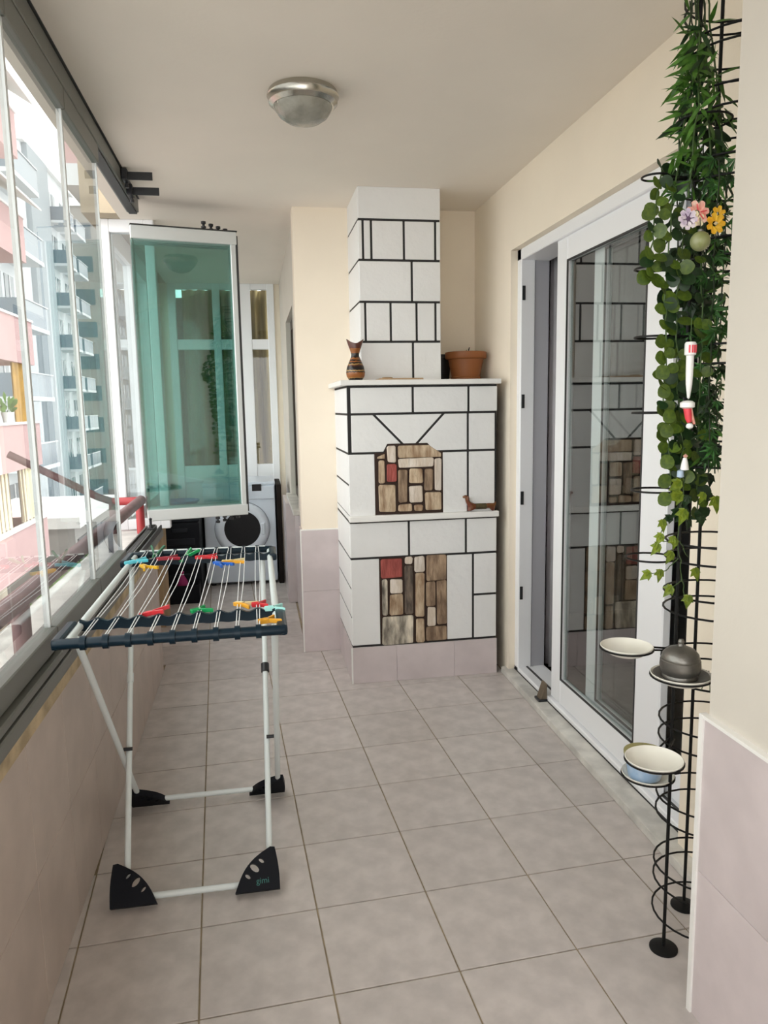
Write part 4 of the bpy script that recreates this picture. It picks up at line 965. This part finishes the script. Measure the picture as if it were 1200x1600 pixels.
# ivy trailing at the bottom
gi = thing('ivy_vine', 'thin yellow green ivy vine trailing below the round leaves', 'ivy', at(1070, 760, y=1.64))
iv = [vine([at(a, b, y=1.64) for a, b in pp]) for pp in (((1072, 740), (1064, 800), (1058, 850), (1066, 900), (1070, 945)), ((1058, 842), (1044, 846), (1032, 846), (1036, 818)), ((1060, 872), (1040, 892), (1012, 898)), ((1066, 905), (1050, 918), (1042, 924)), ((1062, 845), (1075, 870)))]
for v in iv: MB().tube(v, 0.0012, 5).build('stem', 'stem_green', gi, smooth=True)
for (px, py, sz, dx, dz) in ((1035, 812, .034, .1, -1), (1034, 834, .034, -.5, -.9), (1030, 850, .036, -.6, -.7), (1050, 838, .030, .2, -1), (1050, 862, .036, -.5, -.9), (1016, 894, .034, -.8, -.5), (1032, 890, .034, -.2, -1), (1050, 916, .036, -.7, -.7), (1076, 930, .036, -.2, -1), (1085, 888, .036, .3, -1), (1066, 772, .050, -1, -.2), (1070, 796, .044, -.4, -1), (1064, 752, .040, -.8, -.5), (1056, 842, .03, -.3, -1), (1118, 776, .044, .1, -1), (1100, 770, .03, -.4, -.8)):
    put_leaf('ivy', gi, at(px, py, y=1.63), (dx, -.15, dz), sz, (R(-.2, .2), -1, .25))
for k in range(26):
    put_leaf('ivy_dark', gi, at(R(1050, 1118), R(690, 815), y=R(1.64, 1.74)), (R(-1, 1), R(-.6, .2), R(-1.2, .1)), R(.030, .046), (R(-.4, .4), -1, R(0, .5)))

# charms hung in the leaves
def petals(mb, c, r, n, tilt=.25, zoff=0.0, inner=.25):
    for k in range(n):
        a = 2*PI*k/n+zoff; d = Vector((math.cos(a), -tilt, math.sin(a))); s = Vector((-math.sin(a), 0, math.cos(a)))
        pts = [c+d*(r*inner)+s*(-.12*r), c+d*(r*.6)+s*(-.32*r)+Vector((0, -.1*r, 0)), c+d*r+s*(-.2*r), c+d*(r*1.04), c+d*r+s*(.2*r), c+d*(r*.6)+s*(.32*r)+Vector((0, -.1*r, 0)), c+d*(r*inner)+s*(.12*r)]
        mb.prism(pts, (0, .0016, 0))
    return mb
mat('petal_white', (0.80, 0.74, 0.74), 0.6, col2=(0.55, 0.46, 0.60), scale=60); mat('petal_pink', (0.80, 0.62, 0.52), 0.6, col2=(0.72, 0.20, 0.14), scale=45); mat('petal_cream', (0.78, 0.70, 0.46), 0.6); mat('petal_orange', (0.82, 0.38, 0.01), 0.55, col2=(0.85, 0.52, 0.04), scale=40)
mat('charm_purple', (0.08, 0.04, 0.09), 0.6); mat('charm_red', (0.66, 0.05, 0.07), 0.45); mat('charm_white', (0.82, 0.82, 0.80), 0.4, var=.06, scale=30); mat('charm_sage', (0.36, 0.35, 0.24), 0.4, col2=(0.20, 0.22, 0.08), scale=30, stretch=(1, 1, .3)); mat('charm_blue', (0.35, 0.45, 0.58), 0.5)
f1 = thing('flower_ornament', 'white cloth flower with dark purple centre among the leaves', 'flower', at(1073, 343, y=1.53), 'ornaments hung in the garlands')
c = at(1073, 343, y=1.53)
petals(petals(MB(), c, .0215, 8), c+Vector((0, -.003, 0)), .015, 7, .4, .4).build('petals', 'petal_white', f1)
MB().lathe([(0, -.004), (.004, -.002), (.005, .001), (0, .004)], c+Vector((0, -.006, 0)), 10, axis=(0, -1, 0)).build('centre', 'charm_purple', f1, smooth=True)
for k in range(6):
    a = k*1.05+.2; d = Vector((math.cos(a), -.5, math.sin(a))); MB().tube([c+d*.004+Vector((0, -.004, 0)), c+d*.013+Vector((0, -.002, 0))], .0010, 5).build('streak', 'charm_purple', f1)
f2_ = thing('flower_ornament', 'cream cloth flower with red streaks among the leaves', 'flower', at(1089, 333, y=1.55), 'ornaments hung in the garlands')
c = at(1089, 333, y=1.55); petals(MB(), c, .026, 7, .15, .2).build('petals', 'petal_pink', f2_); petals(MB(), c+Vector((-.002, -.002, -.014)), .017, 5, .2, .5).build('petals', 'petal_cream', f2_)
for a in (1.9, .2, -.9): 
    d = Vector((math.cos(a), -.3, math.sin(a))); MB().tube([c+d*.004+Vector((0, -.006, 0)), c+d*.018+Vector((0, -.003, 0))], .0013, 5).build('streak', 'charm_red', f2_)
f3 = thing('flower_ornament', 'bright orange yellow cloth flower beside the column', 'flower', at(1118, 342, y=1.55), 'ornaments hung in the garlands')
c = at(1116, 350, y=1.55); petals(MB(), c, .022, 7, .3).build('petals', 'petal_orange', f3); petals(MB(), c+Vector((.008, .002, .022)), .016, 6, .3, .3).build('petals', 'petal_orange', f3)
MB().lathe([(0, -.005), (.005, 0), (0, .005)], c+Vector((0, -.006, 0)), 10).build('centre', 'petal_cream', f3, smooth=True)
c = at(1094, 377, y=1.54)
bl = thing('ball_ornament', 'round sage and cream ball ornament below the cloth flowers', 'ornament', c, 'ornaments hung in the garlands')
MB().lathe([(.021*math.sin(a), -.021*math.cos(a)) for a in [PI*k/12 for k in range(13)]], c, 24).build('ball', 'charm_sage', bl, smooth=True)
MB().lathe([(.006, .019), (.006, .024), (.003, .026)], c, 12).build('cap', 'pewter', bl, smooth=True)
MB().tube([c+Vector((0, 0, .025)), c+Vector((0, .004, .05))], .0009, 5).build('string', 'stem_dark', bl)
c = at(1079, 540, y=1.55)
ch = thing('tassel_ornament', 'long white hanging ornament with red and white cap', 'ornament', c, 'ornaments hung in the garlands')
MB().lathe([(.0085, -.022), (.0125, -.020), (.0125, .004), (.010, .008), (0, .009)], c, 20).build('cap', 'charm_white', ch, smooth=True)
for k, a in enumerate((-2.25, -1.75, -1.35, -.85)): MB().box((-.0018, -.001, -.016), (.0018, .001, 0.001), M=Matrix.Translation(c+Vector((.0125*math.cos(a), .0125*math.sin(a), 0))) @ Matrix.Rotation(a+PI/2, 4, 'Z')).build('red_stripe', 'charm_red', ch)
MB().lathe([(.0085, -.020), (.0080, -.06), (.0070, -.085), (.003, -.115), (0, -.118)], c, 16).build('tail', 'charm_white', ch, smooth=True)
MB().tube([c+Vector((0, 0, .008)), c+Vector((0, 0, .060))], .0008, 5).build('string', 'stem_green', ch)
c = at(1074, 632, y=1.55)
sk = thing('stocking_ornament', 'little red and white cloth figure hanging below the tassel', 'ornament', c, 'ornaments hung in the garlands')
MB().lathe([(.010, -.009), (.016, -.006), (.016, .004), (.010, .008), (0, .009)], c, 18).build('cuff', 'charm_white', sk, smooth=True)
MB().tube([c+Vector((.006, 0, -.006)), c+Vector((.010, -.002, -.025)), c+Vector((.017, -.003, -.044))], [.0050, .0045, .003], 10).build('ribbon', 'petal_pink', sk, smooth=True)
MB().tube([c+Vector((0, 0, -.006)), c+Vector((.002, -.003, -.030)), c+Vector((.004, -.004, -.040))], [.009, .0075, .005], 12).build('body', 'charm_red', sk, smooth=True)
MB().lathe([(0, -.008), (.007, -.004), (.008, 0), (.006, .005), (0, .008)], c+Vector((.005, -.004, -.048)), 14).build('pompom', 'charm_white', sk, smooth=True)
MB().tube([c+Vector((0, 0, .008)), c+Vector((0, 0, .03))], .0008, 5).build('string', 'stem_dark', sk)
c = at(1070, 722, y=1.58)
an = thing('angel_ornament', 'small white and pale blue ornament low in the leaves', 'ornament', c, 'ornaments hung in the garlands')
MB().lathe([(0, -.02), (.010, -.018), (.007, 0), (.004, .010), (0, .012)], c, 14).build('dress', 'charm_white', an, smooth=True)
MB().lathe([(0, -.006), (.006, 0), (0, .006)], c+Vector((0, -.002, .014)), 12).build('head', 'petal_pink', an, smooth=True)
MB().lathe([(0, -.012), (.008, -.008), (.007, .006), (0, .010)], c+Vector((-.010, 0, -.026)), 12).build('bow', 'charm_blue', an, smooth=True)
# dried sprig hanging off the dark plate
sp = thing('dried_sprig', 'grey green dried sprig hanging over the edge of the dark plate', 'sprig', at(1100, 1050, y=1.62))
for k in range(9):
    p = at(1098+R(-6, 10), 1048+R(-4, 6), y=1.585); q = p+Vector((R(-.014, .016), R(-.01, .01), R(-.045, -.012)))
    MB().tube([p, (p+q)/2+Vector((R(-.004, .004), 0, 0)), q], .0012, 5).build('twig', 'stem_green', sp)

# ------------------------------------------------------------------ the street outside
mat('asphalt', (0.34, 0.33, 0.325), 0.9, var=0.2, scale=0.6); mat('pink_render', (0.52, 0.34, 0.345), 0.85, var=0.08, scale=1.0); mat('cream_render', (0.55, 0.50, 0.40), 0.85, var=0.06, scale=.8)
mat('white_render', (0.66, 0.70, 0.73), 0.8, var=0.05, scale=.6); mat('bluegrey_render', (0.30, 0.345, 0.38), 0.8, var=0.05, scale=.5); mat('grey_render', (0.32, 0.315, 0.30), 0.85, var=0.08, scale=.5)
mat('window_glass', (0.10, 0.14, 0.17), 0.08); mat('balcony_blue', (0.17, 0.22, 0.27), 0.2); mat('yellow_wall', (0.62, 0.44, 0.12), 0.8); mat('orange_cloth', (0.46, 0.27, 0.07), 0.8, var=.2, scale=4); mat('awning_white', (0.86, 0.86, 0.84), 0.8); mat('roof_white', (0.82, 0.83, 0.83), 0.7); mat('dark_front', (0.05, 0.06, 0.065), 0.3); mat('shutter', (0.55, 0.58, 0.60), 0.6); mat('bark', (0.10, 0.07, 0.045), 0.9); mat('street_leaf', (0.12, 0.26, 0.04), 0.6, var=.4, scale=3)
GZ = -7.2
sbox('floor_street', (-60, -30, GZ-0.3), (30, 160, GZ), 'asphalt', label='pale asphalt street far below the balcony')
# overhanging upper storey of this building seen past the side window
oh = thing('upper_balcony', 'pink rendered balcony of the storey above jutting out overhead', 'balcony', (-1.2, 6.6, 3.1))
MB().box((-1.30, 6.0, 3.1), (-0.80, 7.6, 3.25)).build('slab', 'white_render', oh); MB().box((-1.28, 6.02, 3.25), (-0.82, 7.58, 5.0)).build('parapet', 'pink_render', oh)
# pink apartment block across the street
pkb = thing('apartment_building', 'pink and cream apartment block with awnings across the street', 'building', (-10, 16, GZ))
MB().box((-16, 7.0, GZ), (-7.4, 23.0, 11.2)).build('wall', 'cream_render', pkb)
MB().box((-16.1, 6.9, 11.2), (-6.6, 23.1, 11.5)).build('roof', 'roof_white', pkb)
XP = -6.1
for k, zt in enumerate((-4.3, -1.55, 1.15, 3.95, 6.75, 9.5)):
    b = MB()
    b.box((-7.4, 7.6, zt-1.18), (XP, 22.9, zt-1.0)); b.box((XP-.12, 7.6, zt-1.0), (XP, 22.9, zt)); b.box((-7.4, 22.78, zt-1.0), (XP-.12, 22.9, zt)); b.box((-7.4, 7.6, zt-1.0), (XP-.12, 7.72, zt))
    bo = b.build('balcony', 'pink_render', pkb)
    MB().box((XP-.16, 7.56, zt), (XP+.04, 22.94, zt+.06)).build('coping', 'roof_white', bo)
    MB().box((-7.39, 12.6, zt-1.0), (-7.33, 14.4, zt+1.2)).build('window', 'window_glass', bo)
    MB().box((-7.39, 18.2, zt-1.0), (-7.33, 20.4, zt+1.2)).build('window', 'window_glass', bo)
    MB().box((-7.34, 19.25, zt-1.0), (-7.28, 19.35, zt+1.2)).build('mullion', 'pvc', bo)
for (y0, y1, zt) in ((14.5, 22.9, 6.75), (14.5, 22.9, 9.5), (9, 14, 6.75)):
    MB().prism([(-7.35, y0, zt+1.35), (-7.35, y0, zt+1.30), (XP+.5, y0, zt+.22), (XP+.5, y0, zt+.27)], (0, y1-y0, 0)).build('awning', 'awning_white', pkb)
MB().box((-7.38, 14.6, 0.2), (-7.34, 18.0, 2.75)).build('yellow_panel', 'yellow_wall', pkb)
MB().box((-7.38, 20.5, 0.2), (-7.34, 22.8, 2.75)).build('yellow_panel', 'yellow_wall', pkb)
def cloth(parent, x, y0, y1, z0, z1, m, name='cloth', waves=6, amp=.06):
    vs = []; fs = []; n = waves*8
    for k in range(n+1):
        t = k/n; w = amp*math.sin(t*waves*2*PI)
        vs += [(x+w, y0+(y1-y0)*t, z0), (x+w*.4, y0+(y1-y0)*t, z1), (x+w+.03, y0+(y1-y0)*t, z0), (x+w*.4+.03, y0+(y1-y0)*t, z1)]
    for k in range(n):
        a = 4*k; b = a+4
        fs += [(a, b, b+1, a+1), (a+2, a+3, b+3, b+2), (a+1, b+1, b+3, a+3), (a, a+2, b+2, b)]
    return MB().add(vs, fs).build(name, m, parent, smooth=True)
cloth(pkb, XP-.15, 21.2, 22.7, 0.9, 2.78, 'orange_cloth', 'drape', 4)
def stripes(name, c1, c2, sc):
    m = bpy.data.materials.new(name); m.use_nodes = True; nt = m.node_tree; b = nt.nodes['Principled BSDF']; b.inputs['Roughness'].default_value = .8
    tc = nt.nodes.new('ShaderNodeTexCoord'); w = nt.nodes.new('ShaderNodeTexWave'); w.bands_direction = 'Y'; w.inputs['Scale'].default_value = sc
    r = nt.nodes.new('ShaderNodeValToRGB'); r.color_ramp.interpolation = 'CONSTANT'; r.color_ramp.elements[0].color = (*c1, 1); r.color_ramp.elements[1].position = .55; r.color_ramp.elements[1].color = (*c2, 1)
    nt.links.new(tc.outputs['Object'], w.inputs[0]); nt.links.new(w.outputs['Fac'], r.inputs[0]); nt.links.new(r.outputs[0], b.inputs['Base Color']); MATS[name] = m
stripes('stripe_cloth', (0.80, 0.72, 0.50), (0.28, 0.22, 0.16), 1.1)
cloth(pkb, XP-.15, 17.6, 20.2, -1.45, 0.0, 'stripe_cloth', 'drape', 9); cloth(pkb, XP-.15, 21.0, 22.6, -1.45, 0.0, 'stripe_cloth', 'drape', 5)
cloth(pkb, XP+.05, 18.6, 19.1, 0.0, 1.2, 'awning_white', 'towel', 2, .03)
for (yy, h) in ((18.2, .75), (20.4, .5)):
    pp = thing('balcony_plant', 'leafy potted plant on the pink balcony, %s' % ('the taller one' if h > .6 else 'the lower one'), 'potted plant', (XP-.06, yy, 1.21))
    MB().lathe([(.11, 0), (.15, .24), (.16, .26), (.13, .26), (0, .22)], (XP-.08, yy, 1.21), 16).build('pot', 'roof_white', pp, smooth=True)
    lv = MB()
    for k in range(40):
        a = R(0, 2*PI); d = Vector((math.cos(a)*.45, math.sin(a)*.45, R(.2, 1)))*h; p = Vector((XP-.08, yy, 1.43)); q = p+d*R(.4, 1); s = d.orthogonal().normalized()*.05
        lv.add([p+(q-p)*.5, q-s, q+(q-p)*.25, q+s], [(0, 1, 2, 3)])
    lo2 = lv.build('foliage', 'street_leaf', pp); lo2['kind'] = 'stuff'
# towers further down the street
def tower(label, xf, y0, y1, zt, wall, bays, n, fh=2.95, rail='balcony_blue', blank=None, z0=None):
    t = thing('tower_block', label, 'building', (xf-5, (y0+y1)/2, GZ), 'tower blocks along the street')
    MB().box((xf-10, y0, GZ), (xf, y1, zt)).build('wall', wall, t)
    MB().box((xf-10.2, y0-.2, zt), (xf+.3, y1+.2, zt+.35)).build('roof', 'roof_white', t)
    if blank: MB().box((xf, blank[0], GZ), (xf+.35, blank[1], zt)).build('blank_wall', 'bluegrey_render', t)
    for k in range(n):
        zf = zt-.6-fh*(k+1)
        for (a, b) in bays:
            bo = MB().box((xf, a, zf-.18), (xf+1.25, b, zf)).build('balcony', 'white_render', t)
            MB().box((xf+1.17, a, zf), (xf+1.22, b, zf+.95)).build('rail_panel', rail, bo); MB().box((xf, a, zf), (xf+1.17, a+.05, zf+.95)).build('rail_panel', rail, bo)
            MB().box((xf+1.14, a-.02, zf+.95), (xf+1.26, b+.02, zf+1.0)).build('handrail', 'white_render', bo)
            w = (b-a)
            for c in (.12, .56):
                wo_ = MB().box((xf, a+w*c, zf+.05), (xf+.03, a+w*(c+.32), zf+2.25)).build('window', 'window_glass', t)
                MB().box((xf+.02, a+w*(c+.15), zf+.05), (xf+.06, a+w*(c+.17), zf+2.25)).build('mullion', 'pvc', wo_)
        MB().box((xf-1.6-2.2, y0-.03, zf+.7), (xf-1.6, y0+.01, zf+2.1)).build('window', 'window_glass', t)
    return t
tower('pale blue white tower block with balconies next to the pink block', -10.2, 31.0, 36.6, 14.5, 'white_render', [(32.6, 36.4)], 7)
tower('tall white tower block with blue balconies and a blank grey strip', -14.4, 54.5, 68.0, 19.0, 'white_render', [(60.2, 63.2), (64.0, 67.2)], 9, fh=3.05, blank=(55.0, 59.9))
tower('grey tower block at the far end of the street', -12.6, 75.0, 96.0, 20.0, 'grey_render', [(76, 81), (82.5, 88), (89.5, 95)], 9, rail='shutter')
# low shop with a white roof slab
sh = thing('shop_building', 'low dark fronted shop with a white flat roof', 'building', (-7.5, 28.5, GZ))
MB().box((-9.5, 25.8, GZ), (-6.05, 31.8, -2.35)).build('wall', 'grey_render', sh)
MB().box((-9.7, 25.5, -2.35), (-5.8, 32.1, -1.98)).build('roof', 'roof_white', sh)
for y0 in (26.1, 28.0, 29.9): MB().box((-6.06, y0, -6.9), (-6.0, y0+1.6, -2.8)).build('window', 'dark_front', sh)
# cars and trees
def car(c, label, body, rz=PI/2):
    t = thing('car', label, 'car', c, 'parked cars in the street')
    Mx = Matrix.Translation(c) @ Matrix.Rotation(rz, 4, 'Z')
    m = mat('car_'+label.split()[0], body, .3)
    prof = [(-2.1, .30), (-2.1, .75), (-1.9, .90), (-1.25, .95), (-.75, 1.42), (.75, 1.45), (1.35, .98), (2.0, .85), (2.1, .6), (2.1, .30)]
    MB().prism([Mx @ Vector((x, -.85, z)) for x, z in prof], (Mx.to_3x3() @ Vector((0, 1.7, 0)))).build('body', m, t, bevel=.05)
    wn_ = [(-1.12, .98), (-.70, 1.36), (.70, 1.39), (1.20, 1.0)]
    MB().prism([Mx @ Vector((x, -.865, z)) for x, z in wn_], (Mx.to_3x3() @ Vector((0, 1.73, 0)))).build('windows', 'window_glass', t)
    for x in (-1.3, 1.3):
        for y in (-.8, .8): MB().lathe([(.31, -.1), (.31, .1), (.2, .11), (0, .11)], Mx @ Vector((x, y, .31)), 16, axis=Mx.to_3x3() @ Vector((0, 1, 0))).build('wheel', 'dark_front', t, smooth=True)
for (x, y, lab, cc) in ((-11.7, 40.0, 'white parked car nearest the pink block', (.8, .8, .8)), (-10.4, 45.5, 'blue parked car beyond the white one', (.12, .3, .55)), (-12.9, 50.5, 'silver parked car furthest along the street', (.5, .52, .55))):
    car(Vector((x, y, GZ)), lab, cc)
def tree(c, h, r, label):
    t = thing('street_tree', label, 'tree', c, 'street trees')
    c = Vector(c); MB().tube([c, c+Vector((.05, 0, h*.5)), c+Vector((0, .05, h*.85))], [.10, .08, .04], 8).build('trunk', 'bark', t, smooth=True)
    lv = MB()
    for k in range(900):
        v = Vector((random.gauss(0, 1), random.gauss(0, 1), random.gauss(0, 1))).normalized()*r*R(.55, 1)*(1+.25*math.sin(3*k))
        p = c+Vector((0, 0, h))+Vector((v.x, v.y, v.z*.75)); d = Vector((R(-1, 1), R(-1, 1), R(-1, 1))).normalized(); s = d.orthogonal().normalized()*.09
        lv.add([p-d*.13, p+s, p+d*.13, p-s], [(0, 1, 2, 3)])
    lo3 = lv.build('crown', 'street_leaf', t); lo3['kind'] = 'stuff'
tree((-4.9, 20.8, GZ), 3.6, 1.0, 'small leafy street tree below the balcony'); tree((-5.2, 24.5, GZ), 3.4, 0.8, 'small street tree standing in front of the shop')
